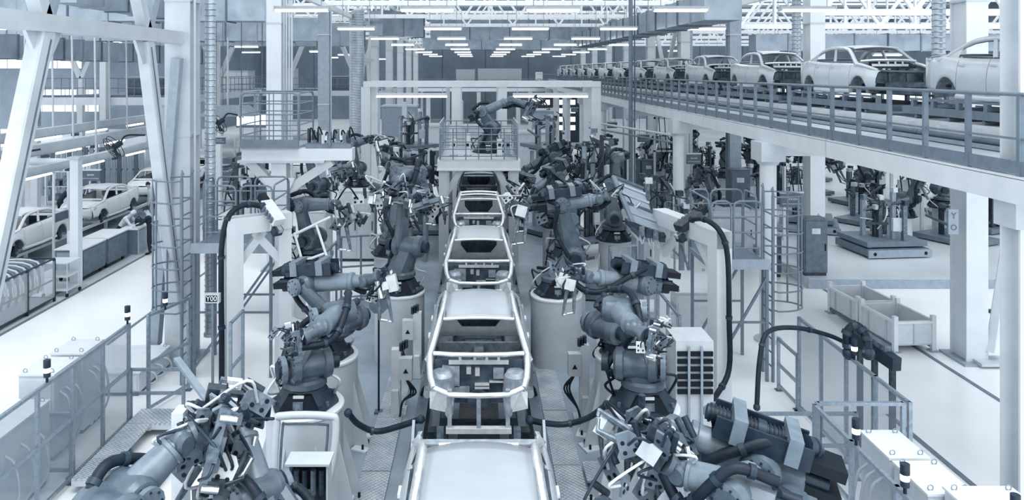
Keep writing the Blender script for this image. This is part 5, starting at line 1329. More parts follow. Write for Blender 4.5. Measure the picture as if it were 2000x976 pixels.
# ---- far gantry frame across the cell
t = thing('cross_gantry', 'long white overhead gantry frame behind the gate', 'gantry', (0, 33, 0.0))
MB().bx(-5.1, 5.4, 32.8, 33.2, 6.0, 6.25).build('beam', 'white_steel', t); MB().bx(-5.1, 5.4, 35.3, 35.6, 6.0, 6.25).build('beam', 'white_steel', t)
for x in (-5.0, -1.0, 1.05, 5.2):
    for y in (33, 35.45): MB().bx(x - .2, x + .2, y - .18, y + .18, 0, 6.0).build('leg', 'white_steel', t)
    MB().bx(x - .14, x + .14, 33.2, 35.3, 6.02, 6.22).build('tie_beam', 'white_steel', t)
for x0, x1 in ((-4.5, -1.4), (1.5, 4.8)):
    MB().bx(x0, x1, 32.6, 32.75, 5.62, 5.74).build('lamp_rail', 'white_steel', t); MB().cyl((x0, 32.68, 5.58), (x1, 32.68, 5.58), .035, n=8).build('tube_lamp', 'lamp_tube', t)
    for x in (x0 + .2, x1 - .2): MB().cyl((x, 32.68, 5.7), (x, 32.9, 6.05), .02, n=5).build('hanger', 'mid_paint', t)
# ---- small stands
def sensor_post(x, y, h, label, s):
    t = thing('sensor_post', label, 'post', (x, y, .012))
    MB().bx(x - .09, x + .09, y - .09, y + .09, .012, h).build('post', 'white_steel', t)
    MB().prism([(x - .09, y - .1, .02), (x + .09, y - .1, .02), (x + .06, y - .1, .5), (x - .06, y - .1, .5)], (0, -.12, 0)).build('gusset', 'white_steel', t)
    MB().box((x, y, .03), (.4, .4, .03)).build('foot_plate', 'pale_steel', t)
    MB().box((x - s * .2, y - .08, h - .35), (.24, .16, .42)).build('junction_box', 'cabinet', t)
    MB().prism([(x - s * .2 - .05, y - .165, h - .42), (x - s * .2 + .05, y - .165, h - .42), (x - s * .2, y - .165, h - .33)], (0, -.004, 0)).build('warning_mark', 'black', t)
    for q in range(3): MB().box((x - s * .1 + q * .05, y - .05, h + .05 + .03 * q), (.07, .09, .14)).build('valve', 'tool_dark', t)
    for q in range(3): hose([(x - s * .2, y - .1, h - .55), (x - s * (.3 + .05 * q), y - .15, h - .8), (x - s * .15, y - .2, .3), (x - s * .1, y - .3, .05)], .02, 'rubber', t, 'cable', n=5)
sensor_post(-1.62, 14.6, 1.25, 'white sensor post with junction box on the left walkway', -1)
sensor_post(2.03, 14.3, 1.45, 'white sensor post with junction box on the right walkway', 1)
sensor_post(-1.35, 16.35, 1.4, 'slim sensor post between the third left pedestal and the line', 1)
sensor_post(2.9, 16.4, 1.3, 'sensor post behind the third right pedestal', 1)
def paddle(p, w, h, label, zb=None):
    t = thing('guard_paddle', label, 'plate', (p.x, p.y, 0)); c = .28
    pts = [(-w/2, -h*(.5-c)), (-w*(.5-c), -h/2), (w*(.5-c), -h/2), (w/2, -h*(.5-c)), (w/2, h*(.5-c)), (w*(.5-c), h/2), (-w*(.5-c), h/2), (-w/2, h*(.5-c))]
    MB().prism([p + V((a, 0, b_)) for a, b_ in pts], (0, .03, 0)).build('plate', 'grey_paint', t)
    MB().cyl(p + V((0, .05, -.05)), (p.x, p.y + .05, .012 if zb is None else zb), .02, n=6).build('stem', 'rubber', t)
    MB().box((p.x, p.y + .05, (.012 if zb is None else zb) + .02), (.16, .16, .04)).build('foot', 'slate', t)
paddle(at(739, 595, 14.5), .36, .34, 'grey octagonal plate on a stem by the left weld gun')
paddle(at(1402, 803, 10.2), .38, .24, 'grey octagonal plate on a stem right of the front right pedestal')
paddle(at(1118, 428, 18.5), .32, .30, 'grey octagonal plate behind the leaning boom')
def beacon(p, label, h=.22, floor=None):
    t = thing('signal_beacon', label, 'beacon', tuple(p))
    MB().cyl(p, p + V((0, 0, .08)), .02, n=8).build('stem', 'rubber', t)
    MB().cyl(p + V((0, 0, .08)), p + V((0, 0, .15)), .05, n=12).build('base', 'robot_dark', t)
    MB().cyl(p + V((0, 0, .15)), p + V((0, 0, .22)), .048, n=12).build('lens', 'beacon_lamp', t)
    MB().cyl(p + V((0, 0, .22)), p + V((0, 0, .34)), .052, n=12).build('cap', 'robot_dark', t)
beacon(V((-6.6, 11.35, 1.95)), 'signal beacon with a lit band on the left fence top')
beacon(V((-6.6, 13.95, 1.95)), 'dark signal beacon at the far end of the left fence')
beacon(V((6.3, 12.45, 1.87)), 'signal beacon with a lit band on the right outer fence')
beacon(V((6.0, 8.3, 1.63)), 'signal beacon standing on the white cabinet at the bottom right')
beacon(V((4.88, 9.6, 1.87)), 'signal beacon on the right front fence rail')
beacon(V((4.88, 8.5, 1.87)), 'signal beacon near the bottom of the right front fence')
beacon(V((-6.25, 14.8, 1.95)), 'signal beacon by the foot of the left ladder cage')
# ---- front left guard frame and valve cabinet
t = thing('inspection_guard', 'pale guard frame with rounded window before the front left pedestal', 'frame', tuple(at(600, 960, 10.3)))
pts = [at(533, 955, 10.3), at(540, 830, 10.5), at(552, 812, 10.5), at(640, 812, 10.5), at(656, 826, 10.5), at(650, 900, 10.4), at(636, 960, 10.3)]
MB().tube(path(pts, 4), .055, 8).build('rim', 'pale_steel', t)
pts2 = [at(545, 950, 10.35), at(552, 838, 10.52), at(562, 828, 10.52), at(632, 829, 10.52), at(640, 838, 10.52), at(634, 905, 10.42), at(625, 950, 10.35)]
MB().tube(path(pts2, 4), .018, 6).build('seal', 'slate', t)
for px_ in (533, 636):
    a = at(px_, 955, 10.3); MB().bar(a, (a.x, a.y, .012), .08).build('leg', 'pale_steel', t)
t = thing('valve_cabinet', 'open white valve cabinet with dark pumps at the bottom left centre', 'cabinet', (-2.45, 9.6, 0.012))
a, b_ = at(562, 908, 9.5), at(640, 908, 9.5)
MB().bx(a.x, a.x + .02, 9.5, 9.76, .012, a.z).build('side', 'cabinet', t); MB().bx(b_.x - .02, b_.x, 9.5, 9.76, .012, a.z).build('side', 'cabinet', t)
MB().bx(a.x - .03, b_.x + .03, 9.46, 9.78, a.z, a.z + .03).build('lid', 'pedestal', t); MB().bx(a.x + .02, b_.x - .02, 9.72, 9.76, .012, a.z).build('back', 'tool_dark', t)
for q in range(4): MB().cyl((a.x + .08 + .11 * q, 9.62, a.z - .45), (a.x + .08 + .11 * q, 9.62, a.z - .12), .04, n=10).build('pump', 'tool_dark' if q % 2 else 'tool_grey', t)
MB().bx(a.x + .03, a.x + .3, 9.52, 9.7, a.z - .55, a.z - .42).build('tray', 'tool_light', t)
t = thing('robot_controller', 'white narrow box beside the bottom left gripper', 'box', tuple(at(355, 930, 9.6)))
p = at(352, 800, 9.6); MB().bx(p.x - .075, p.x + .075, 9.5, 9.75, .3, p.z).build('box', 'cabinet', t); MB().bx(p.x - .05, p.x + .05, 9.55, 9.7, 0.0, .3).build('foot', 'pale_steel', t)
for q in range(4): MB().cyl((p.x + .15 + .07 * q, 9.6, p.z - .1 - .1 * (q % 2)), (p.x + .15 + .07 * q, 9.6, p.z + .1), .05, n=10).build('regulator', 'tool_dark', t)
# display board "Y00"
t = thing('number_display', 'small grey display box reading Y00 left of the left portal', 'display', tuple(at(413, 592, 14.3)))
a, b_ = at(399, 574, 14.3), at(428, 592, 14.3); MB().bx(a.x, b_.x, 14.3, 14.4, b_.z, a.z).build('case', 'pale_steel', t); MB().bx(a.x + .03, b_.x - .04, 14.29, 14.3, b_.z + .03, a.z - .03).build('screen', 'black', t)
text_mesh('Y00', .13, 'lettering', 'sign_text', ((a.x + b_.x) / 2, 14.285, (a.z + b_.z) / 2), t)
MB().bar(((a.x + b_.x) / 2, 14.35, b_.z), ((a.x + b_.x) / 2, 14.35, 0), .04).build('pole', 'rail_grey', t)
# tilted rack behind the second left robot
t = thing('tilted_rack', 'tilted white tube rack behind the second left robot', 'rack', tuple(at(600, 560, 16.0)))
q = [at(558, 480, 16.2), at(640, 430, 16.4), at(648, 520, 15.8), at(592, 560, 15.6)]
MB().tube([at(550, 470, 16.2), at(645, 424, 16.6)], .035, 6).build('tube', 'white_steel', t)
for a, b_ in ((at(575, 455, 16.3), at(600, 545, 15.6)), (at(618, 440, 16.4), at(648, 530, 15.7)), (at(600, 545, 15.6), at(648, 530, 15.7)), (at(592, 510, 15.9), at(636, 494, 16.0))): MB().tube([a, b_], .03, 6).build('tube', 'white_steel', t)
MB().bar(at(600, 525, 15.75), at(640, 510, 15.85), .02, .12).build('tray', 'pale_steel', t)
for p in (at(600, 545, 15.6), at(648, 530, 15.7)): MB().bar(p, (p.x, p.y, .012), .05).build('leg', 'white_steel', t)
# diagonal handrail braces by the front left
t = thing('stair_brace', 'grey diagonal stair stringer behind the left front robot', 'stair', tuple(gp(395, 800)))
MB().bar(at(345, 700, 13.6), at(412, 790, 12.6), .12, .06).build('stringer', 'mid_paint', t)
MB().bar(at(412, 790, 12.6), gp(412, 800 + 30), .06, .06).build('foot', 'mid_paint', t)
# ================================================================== LEFT BAY
def trolley(x0, x1, y0, y1, h, label):
    t = thing('tool_trolley', label, 'trolley', ((x0 + x1) / 2, (y0 + y1) / 2, .006), 0, 'grey trolley cabinets')
    MB().bx(x0, x1, y0, y1, .16, h - .04).build('body', 'slate', t)
    MB().bx(x0 - .03, x1 + .03, y0 - .03, y1 + .03, h - .04, h).build('worktop', 'cabinet_top', t)
    MB().bx(x1, x1 + .012, y0 + .04, y1 - .04, .22, h - .1).build('side_panel', 'slate', t)
    MB().bx(x0 + .04, x1 - .04, y0 - .012, y0, .22, h - .1).build('end_panel', 'mid_paint', t)
    for x in (x0 + .1, x1 - .1):
        for y in (y0 + .12, y1 - .12): MB().cyl((x - .025, y, .085), (x + .025, y, .085), .079, n=12).build('castor', 'black', t)
    MB().tube([(x0 + .05, y0 - .1, h - .08), (x1 - .05, y0 - .1, h - .08)], .015, 6).build('handle', 'slate', t)
trolley(-13.45, -12.6, 23.6, 25.05, 1.05, 'grey tool trolley with white top, the nearer of the pair')
trolley(-13.45, -12.6, 25.2, 26.6, 1.05, 'grey tool trolley with white top, the further of the pair')
t = thing('work_bench', 'pale work bench with a slanted grey front where the two men stand', 'bench', (-12.6, 28.0, 0))
MB().bx(-13.0, -12.35, 26.9, 29.3, .95, 1.0).build('worktop', 'cabinet_top', t); MB().bx(-12.95, -12.4, 27.0, 29.2, 0.006, .95).build('cabinet_body', 'pale_steel', t); MB().bx(-12.95, -12.4, 26.98, 27.0, .05, .9).build('end_panel', 'grey_paint', t)
for y in (27.1, 27.85, 28.6): MB().bx(-12.4, -12.38, y, y + .65, .1, .9).build('door', 'mid_paint', t)
t = thing('tool_bag', 'black tool bag lying on the work bench', 'bag', (-12.6, 27.6, 1.0))
MB().taper((-12.78, 27.6, 1.11), (-12.5, 27.7, 1.11), .24, .2, .22, .18).build('bag', 'cloth_dark', t); MB().tube(path([(-12.72, 27.55, 1.2), (-12.64, 27.6, 1.3), (-12.55, 27.65, 1.2)], 4), .015, 5).build('handle', 'rubber', t)
# line rails and supports for the white shells
t = thing('assembly_rail', 'low white rail conveyor under the white shells on the left', 'conveyor', (-16.55, 34, .012))
for x in (-17.2, -15.9):
    MB().bx(x - .06, x + .06, 20, 52, .30, .40).build('rail', 'white_steel', t)
    lg = MB().bx(x - .05, x + .05, 20.4, 20.5, .012, .30).build('leg', 'pale_steel', t)
    for k in range(1, 12): copyobj(lg, (0, 2.8 * k, 0))
for y in (25.0, 28.2, 30.9, 34.0, 36.8, 39.9, 42.7, 45.8): MB().bx(-17.3, -15.8, y - .06, y + .06, .40, .5).build('cross_tube', 'pale_steel', t)
t = thing('assembly_rail', 'white rail conveyor in the left background beyond the portal', 'conveyor', (-10.6, 45, 0))
for x in (-11.2, -10.0):
    MB().bx(x - .06, x + .06, 34, 56, .50, .64).build('rail', 'white_steel', t)
    lg = MB().bx(x - .05, x + .05, 34.4, 34.5, .0, .50).build('leg', 'pale_steel', t)
    for k in range(1, 8): copyobj(lg, (0, 2.8 * k, 0))
# sign stands
def sign_stand(x, y, label):
    t = thing('sign_stand', label, 'stand', (x, y, .006), 0, 'white two post sign stands')
    for s in (0, 1):
        MB().bx(x + .02 * s - .035, x + .02 * s + .035, y + .9 * s - .035, y + .9 * s + .035, .03, 3.1).build('upright', 'white_steel', t)
    MB().bx(x - .25, x + .25, y - .1, y + 1.0, .006, .04).build('base', 'cabinet_top', t)
    MB().bx(x - .02, x + .04, y + .05, y + .85, 1.35, 1.65).build('board', 'slate', t)
sign_stand(-15.0, 26.2, 'white two post stand with dark board beside the nearest white shell'); sign_stand(-14.2, 35.0, 'white two post stand with dark board beside the further white shell')
# post carrying the overhead rails
for i, (x, y, h, lab) in enumerate(((-12.5, 23.05, 4.0, 'nearest white square post by the grey trolleys'), (-17.9, 30.0, 4.4, 'white square post behind the white shells'), (-12.6, 36.0, 4.4, 'white square post further back along the shells'), (-21.0, 34, 4.4, 'white square post at the far left'))):
    t = thing('steel_post', lab, 'post', (x, y, 0), 0, 'white square posts')
    MB().bx(x - .13, x + .13, y - .13, y + .13, .0, h).build('post', 'white_steel', t); MB().bx(x - .22, x + .22, y - .22, y + .22, 0, .04).build('base_plate', 'pale_steel', t); MB().bx(x - .2, x + .2, y - .2, y + .2, h, h + .05).build('cap_plate', 'pale_steel', t)
    if i == 0: MB().bx(x - .24, x - .13, y - .08, y + .08, 1.4, 1.75).build('switch_box', 'cabinet', t)
# overhead tool rails with lamps
RAILS = ((-14.9, 4.62, 20.5, 34, .26, 'upper'), (-14.2, 4.2, 20.5, 33, .30, 'middle'), (-13.4, 3.72, 20.5, 31, .2, 'lower'))
for x, z, y0, y1, h, lab in RAILS:
    t = thing('tool_rail', lab + ' pale overhead tool rail above the left assembly line', 'rail', (x, (y0 + y1) / 2, z - h / 2))
    MB().bx(x - .12, x + .12, y0, y1, z - h/2, z + h/2).build('box_beam', 'pale_steel', t)
    MB().bx(x - .2, x + .2, y0, y1, z - h/2 - .04, z - h/2).build('track', 'mid_paint', t)
    k = y0 + 1
    while k < y1 - 2:
        MB().cyl((x + .16, k, z - h/2 - .08), (x + .16, k + 1.5, z - h/2 - .08), .035, n=8).build('tube_lamp', 'lamp_tube', t); k += 3.2
    for yy in (22, 26, 30): MB().bar((x, yy, z), (x - .05, yy, 8.2), .05).build('hanger', 'pale_steel', t)
    for yy in (21.5, 24.4, 27.5): MB().box((x - .05, yy, z - h/2 - .12), (.14, .3, .12)).build('trolley_block', 'tool_dark', t)
t = thing('cross_pipe', 'pale horizontal pipe ending under the tool rails', 'pipe', (-15.4, 25.6, 3.5))
MB().cyl((-17.6, 25.6, 3.58), (-14.0, 25.6, 3.58), .12, n=14).build('pipe', 'pale_steel', t); MB().cyl((-14.0, 25.6, 3.58), (-13.92, 25.6, 3.58), .14, n=14).build('end_cap', 'slate', t)
MB().bar((-15.5, 25.6, 3.7), (-15.2, 25.6, 4.5), .04).build('hanger', 'pale_steel', t)
# industrial fans
def fan(c, d, rr, label, anchor):
    t = thing('wall_fan', label, 'fan', tuple(c), 0, 'dark industrial fans'); d = V(d).normalized(); _, s, u = frame(d)
    for q, off in ((1.0, -.06), (1.0, .06), (.66, .07), (.33, .08)):
        MB().tube([c + d * off + (s * math.cos(2*PI*k/20) + u * math.sin(2*PI*k/20)) * rr * q for k in range(20)], .012, 5, True).build('guard_ring', 'rubber', t)
    for k in range(12):
        e = s * math.cos(2*PI*k/12) + u * math.sin(2*PI*k/12); MB().tube([c + d * .08 + e * .05, c + d * .06 + e * rr], .006, 4).build('guard_spoke', 'rubber', t)
    for k in range(3):
        a = 2*PI*k/3; e = s * math.cos(a) + u * math.sin(a); e2 = s * math.cos(a + .8) + u * math.sin(a + .8)
        MB().prism([c + e * .05, c + e * rr * .88, c + e2 * rr * .88 + d * .05, c + e2 * .06 + d * .03], d * .008).build('blade', 'tool_dark', t)
    MB().cyl(c - d * .28, c, .10, n=12).build('motor', 'robot_dark', t)
    hose([c - d * .25, c - d * .5 + V((0, 0, .1)), V(anchor)], .03, 'rubber', t, 'bracket_arm', n=6)
fan(at(222, 288, 24.0), (-.5, -.65, -.5), .40, 'dark round fan hanging below the tool rails', at(222, 288, 24.0) + V((.75, .6, .35)))
fan(at(16, 328, 21.5), (-.5, -.6, -.6), .36, 'dark round fan at the left picture edge', at(16, 328, 21.5) + V((.7, .4, .5)))
fan(at(425, 242, 28.0), (-.5, -.6, -.5), .40, 'dark round fan right of the front left column', at(425, 242, 28.0) + V((.55, .6, .3)))
t = thing('fan_bracket', 'pale sheet canopy above the fan right of the front left column', 'bracket', (-9.6, 28.5, 4.9))
MB().prism([(-10.9, 28.6, 4.95), (-8.7, 28.6, 4.95), (-9.2, 28.6, 5.35), (-10.2, 28.6, 5.35)], (0, 1.2, 0)).build('canopy', 'mid_paint', t); MB().bar((-9.8, 29, 5.3), (-9.8, 29, 8.0), .06).build('hanger', 'pale_steel', t)
# parts rack with plastic sheet at the left edge
t = thing('parts_rack', 'dark tube parts rack wrapped in clear film at the left edge', 'rack', (-13.1, 20.0, 0))
X0, X1, Y0, Y1, H = -14.2, -12.35, 17.6, 21.6, 1.25
for x in (X0, X1):
    for y in (Y0, 18.9, 20.3, Y1): MB().bx(x - .03, x + .03, y - .03, y + .03, .0, H).build('post', 'robot_dark', t)
    for z in (.12, .65, H): MB().bx(x - .02, x + .02, Y0, Y1, z - .02, z + .02).build('rail', 'robot_dark', t)
for y in (Y0, Y1):
    for z in (.12, H): MB().bx(X0, X1, y - .02, y + .02, z - .02, z + .02).build('rail', 'robot_dark', t)
MB().bx(X0, X1, Y0, Y1, .08, .11).build('floor_panel', 'slate', t)
for y0, y1 in ((Y0 + .05, 18.85), (18.95, 20.25), (20.35, Y1 - .05)): MB().bx(X1 + .035, X1 + .04, y0, y1, .15, H - .05).build('plastic_film', 'plastic_film', t)
for k in range(22):
    y = Y0 + .2 + k * .165; p = MB().tube(path([(X0 + .2, y, H - .1), (X0 + .8, y, H + .05), (X1 - .3, y, H - .02), (X1 - .12, y, .75), (X1 - .2, y, .4)], 3), .035, 6).build('curved_part', 'pale_steel' if k % 2 else 'slate', t)
# light wire cart behind the rack
t = thing('wire_cart', 'thin white wire cart behind the wrapped rack', 'cart', (-12.6, 22.4, 0))
for x in (-12.9, -12.2):
    for y in (22.0, 22.7): MB().cyl((x, y, .08), (x, y, 1.0), .018, n=6).build('upright', 'pale_steel', t); MB().cyl((x - .02, y, .06), (x + .02, y, .06), .06, n=10).build('castor', 'black', t)
for z in (.2, .6, 1.0): MB().bx(-12.92, -12.18, 21.98, 22.72, z - .012, z + .012).build('shelf', 'cabinet', t)
# mezzanine decks
def mezz(x0, x1, y0, y1, z, label, step=.45, stairs=False):
    t = thing('mezzanine', label, 'mezzanine', ((x0 + x1) / 2, y0, z - .5), 0, 'left bay mezzanines')
    MB().bx(x0, x1, y0, y1, z - .06, z).build('deck', 'grey_paint', t); MB().bx(x0, x1, y0 - .05, y0, z - .42, z + .02).build('edge_beam', 'white_steel', t); MB().bx(x1, x1 + .05, y0, y1, z - .42, z + .02).build('edge_beam', 'white_steel', t)
    MB().bx(x0, x1, y0 - .02, y0, z + .02, z + .15).build('toe_board', 'slate', t)
    n = int((x1 - x0) / step)
    p = MB().cyl((x0 + .05, y0, z), (x0 + .05, y0, z + 1.1), .022, n=5).build('baluster', 'rail_grey', t)
    for k in range(1, n + 1): copyobj(p, ((x1 - x0 - .1) * k / n, 0, 0))
    n2 = int((y1 - y0) / (step * 2))
    for k in range(1, n2 + 1): copyobj(p, (x1 - x0 - .1, (y1 - y0) * k / n2, 0))
    for zz in (z + .55, z + 1.1):
        MB().cyl((x0, y0, zz), (x1, y0, zz), .028, n=6).build('handrail', 'rail_grey', t); MB().cyl((x1 - .05, y0, zz), (x1 - .05, y1, zz), .028, n=6).build('handrail', 'rail_grey', t)
    for x in (x0 + .3, x1 - .3):
        for y in (y0 + .3, y1 - .3): MB().bx(x - .16, x + .16, y - .16, y + .16, 0, z - .06).build('leg', 'white_steel', t)
    return t
mezz(-25.5, -17.6, 42, 60, 5.2, 'railed mezzanine deck between the slanted struts on the left')
mezz(-24.5, -8.4, 64, 76, 5.0, 'long railed mezzanine deck behind the left columns', .9)
mezz(-8, 12, 92, 101, 4.6, 'far railed mezzanine along the back wall', 1.2)
t = thing('steel_column', 'white square column standing in front of the left mezzanine', 'column', (-21, 41.6, 0)); MB().bx(-21.17, -20.83, 41.45, 41.8, 0, 9.4).build('shaft', 'white_steel', t); MB().bx(-21.3, -20.7, 41.3, 41.92, 0, .05).build('base_plate', 'mid_paint', t)
t = thing('steel_column', 'white square column right of the first spiral duct', 'column', (-16.2, 46, 0)); MB().bx(-16.35, -16.05, 45.85, 46.15, 0, 9.4).build('shaft', 'white_steel', t); MB().bx(-16.5, -15.9, 45.7, 46.3, 0, .05).build('base_plate', 'mid_paint', t)
for i in range(5):
    x = -30 + 5.2 * i; t = thing('y_column', ['first', 'second', 'third', 'fourth', 'fifth'][i] + ' white forked column from the left in the left bay background', 'column', (x, 56, 0), 0, 'forked columns in the left background')
    MB().bar((x, 56, 0), (x, 56, 6.2), .4).build('shaft', 'white_steel', t)
    for s in (-1, 1): MB().bar((x, 56, 6.0), (x + s * 1.5, 56, 9.6), .3).build('fork', 'white_steel', t)
# boxes on the mezzanines
r = random.Random(12)
for i, (x, y, z, w, d, h, m, lab) in enumerate(((-22, 67, 5.0, 3.0, 2, 1.7, 'cabinet', 'wide white cabinet on the long left mezzanine'), (-17.5, 68, 5.0, 1.6, 1.5, 1.9, 'cabinet', 'white cabinet beside the louvred plant on the left mezzanine'), (-13, 68, 5.0, 2.4, 1.5, 1.2, 'slate', 'dark plant block on the long left mezzanine'), (-1.7, 96, 4.6, 2.4, 2, 2.3, 'cabinet', 'small white cabinet on the far mezzanine'), (2.7, 96, 4.6, 5.6, 2, 2.4, 'cabinet', 'wide white cabinet row on the far mezzanine'), (-20.8, 47, 5.2, 2.4, 1.5, 1.1, 'slate', 'dark unit behind the railing of the left mezzanine'))):
    t = thing('plant_unit', lab, 'unit', (x, y, z)); MB().bx(x - w/2, x + w/2, y - d/2, y + d/2, z + .05, z + h).build('body', m, t); MB().bx(x - w/2 + .05, x + w/2 - .05, y - d/2 + .05, y + d/2 - .05, z, z + .05).build('plinth', 'slate', t)
    n = max(2, int(w / .8))
    for k in range(n): MB().bx(x - w/2 + w * k / n + .03, x - w/2 + w * (k + 1) / n - .03, y - d/2 - .03, y - d/2, z + .12, z + h - .08).build('door', m, t)
    MB().bx(x - w/2 - .04, x + w/2 + .04, y - d/2 - .04, y + d/2 + .04, z + h, z + h + .06).build('lid', 'pale_steel', t)
t = thing('notice_board', 'small white square notice on a stem on the far mezzanine', 'sign', (7.6, 93, 4.6)); MB().bx(7.1, 8.0, 92.95, 93.0, 5.6, 6.6).build('board', 'cabinet_top', t); MB().bx(7.5, 7.6, 92.95, 93.05, 4.6, 5.6).build('stem', 'white_steel', t)
# bright display boards
t = thing('display_board', 'bright white display board hanging behind the left basket', 'display', (-9.35, 30, 4.4))
a, b_ = at(461, 219, 30), at(521, 249, 30)
MB().bx(a.x, b_.x, 30, 30.12, b_.z, a.z).build('case', 'slate', t); MB().bx(a.x + .04, b_.x - .04, 29.98, 30, b_.z + .08, a.z - .08).build('screen', 'screen', t)
for x, z, w, h in ((a.x + .12, a.z - .18, .05, .05), (a.x + .26, a.z - .18, .05, .05), (a.x + .3, b_.z + .16, .16, .03)): MB().bx(x, x + w, 29.97, 29.98, z - h, z).build('mark', 'black', t)
for x in (a.x + .2, b_.x - .2): MB().cyl((x, 30.06, a.z), (x, 30.06, 12.4), .02, n=5).build('hanger', 'slate', t)
# racks and crates in the left background
def rack(x, y, w, d, h, label, n=3):
    t = thing('storage_rack', label, 'rack', (x, y, .0), 0, 'left background racks')
    for sx in (-1, 1):
        for sy in (-1, 1): MB().bx(x + sx * w/2 - .04, x + sx * w/2 + .04, y + sy * d/2 - .04, y + sy * d/2 + .04, 0, h).build('post', 'white_steel', t)
    for k in range(n):
        z = h * (k + .3) / n; MB().bx(x - w/2, x + w/2, y - d/2, y + d/2, z - .03, z).build('shelf', 'white_steel', t)
        for q in range(3): MB().bx(x - w/2 + w * (q + .1) / 3, x - w/2 + w * (q + .85) / 3, y - d/2 + .05, y + d/2 - .05, z, z + R.uniform(.25, .5)).build('carton', R.choice(['tool_grey', 'tool_light', 'cabinet', 'slate']), t)
rack(-20.5, 37.5, 2.2, .9, 2.2, 'white storage rack behind the bent worker'); rack(-24, 35, 2.4, .9, 1.6, 'white storage rack at the far left floor'); rack(-12.7, 38.0, 1.8, .9, 2.6, 'tall white storage rack left of the front left column'); rack(-9.8, 33.5, 1.4, .8, 2.2, 'white storage rack behind the left platform'); rack(-8.9, 58.5, 2.0, .9, 2.4, 'white storage rack behind the basket columns', 3); rack(-14.0, 47, 2.6, .9, 2.6, 'white storage rack beyond the white shells')
t = thing('slat_fence', 'grey slatted crate wall in the left background', 'fence', (-20.5, 40, 0))
for k in range(20): MB().bx(-24 + .3 * k, -23.76 + .3 * k, 40, 40.06, 0, 2.6).build('slat', 'mid_paint' if k % 3 else 'slate', t)
for z in (.4, 1.4, 2.4): MB().bx(-24, -18.0, 40.06, 40.12, z - .05, z + .05).build('rail', 'slate', t)
# ================================================================== RIGHT BAY AND BACKGROUND FIXTURES
def fixture(label, w, d, h, seed, dark=True):
    """welding fixture: base frame, posts, clamps, cylinders, hoses"""
    r = random.Random(seed); t = thing('welding_fixture', label, 'fixture', (0, 0, 0), 0, 'welding fixtures')
    MB().bx(-w/2, w/2, -d/2, d/2, .05, .22).build('base_plate', 'grey_paint', t)
    for sx in (-1, 1):
        for sy in (-1, 1): MB().bx(sx * w * .42 - .06, sx * w * .42 + .06, sy * d * .4 - .06, sy * d * .4 + .06, 0, .05).build('foot', 'slate', t)
    for k in range(7):
        x, y = r.uniform(-w * .42, w * .42), r.uniform(-d * .4, d * .4); hh = r.uniform(.45, 1) * h
        p = MB().bx(x - .07, x + .07, y - .07, y + .07, .22, hh).build('riser', r.choice(['tool_grey', 'mid_paint', 'tool_dark']), t)
        MB().box((x, y - .05, hh + .08), (.16, .2, .16)).build('clamp_body', r.choice(['tool_dark', 'tool_light', 'tool_grey']), p)
        an = r.uniform(0, 2 * PI)
        MB().taper((x, y, hh + .1), (x + math.cos(an) * .4, y + math.sin(an) * .3, hh + r.uniform(-.1, .25)), .08, .08, .04, .04).build('clamp_jaw', r.choice(['tool_dark', 'tool_grey']), p)
        MB().cyl((x + .1, y, hh - .35), (x + .1, y, hh), .045, n=8).build('cylinder', r.choice(['chrome', 'tool_dark', 'tool_light']), p)
    for k in range(4):
        a = V((r.uniform(-w * .45, 0), r.uniform(-d * .4, d * .4), r.uniform(.3, h))); b_ = a + V((r.uniform(.4, w * .5), r.uniform(-.3, .3), r.uniform(-.3, .3)))
        MB().bar(a, b_, .08).build('cross_bar', r.choice(['tool_grey', 'slate', 'tool_dark', 'tool_light']), t)
    for k in range(8):
        a = V((r.uniform(-w * .45, w * .45), r.uniform(-d * .4, d * .4), r.uniform(.4, h))); b_ = V((r.uniform(-w * .45, w * .45), r.uniform(-d * .4, d * .4), r.uniform(.3, h)))
        hose([a, (a + b_) / 2 + V((r.uniform(-.2, .2), -.2, r.uniform(-.3, .4))), b_], .022, r.choice(['rubber', 'rubber', 'tool_light', 'tool_dark']), t, 'hose', n=5)
    MB().box((r.uniform(-.3, .3), -d * .35, h * .4), (.35, .12, .45)).build('terminal_box', r.choice(['cabinet', 'slate']), t)
    return t
FX = [fixture('x', 2.2, 1.8, 1.9, 101), fixture('x', 1.8, 1.6, 2.3, 102), fixture('x', 2.4, 1.6, 1.6, 103)]
for f in FX: ROOTM.pop(f.name)
FP = [  # x, y, z, rz, label
    (14.3, 26.4, .62, .1, 'large clamp fixture on the low cart nearest on the raised floor'), (13.4, 30.2, .62, -.4, 'clamp fixture on the second cart behind the nearest one'),
    (16.5, 31.5, .3, .6, 'fixture right behind the low carts'), (12.6, 35.5, .3, .2, 'fixture left of the right row columns'), (15.0, 36.5, .3, 1.2, 'fixture deep in the right bay'),
    (18.5, 36.0, .3, .3, 'fixture by the bright right windows'), (21.0, 32.5, .3, -.3, 'dark fixture near the right wall glazing'), (12.8, 42.0, .3, .8, 'fixture behind the hanging signs'),
    (16.5, 43.0, .3, .0, 'fixture furthest in the right bay'), (9.0, 33.5, .0, .5, 'fixture under the overhead conveyor'), (9.6, 37.5, .0, 1.0, 'second fixture under the overhead conveyor'),
    (9.2, 46.0, .0, .1, 'third fixture under the overhead conveyor'), (2.75, 22.6, .012, -.2, 'fixture between the right robots'),
    (4.4, 29.6, .012, .4, 'fixture right of the gate deck'), (-2.2, 31.0, .012, .0, 'fixture behind the left gate leg'), (2.9, 31.2, .012, .6, 'fixture behind the right gate leg')]
for i, (x, y, z, rz, lab) in enumerate(FP):
    f = FX[i % 3]
    if i < 3: f.location = (x, y, z); f.rotation_euler = (0, 0, rz); f['label'] = lab
    else: dup(f, (x, y, z), rz, lab)
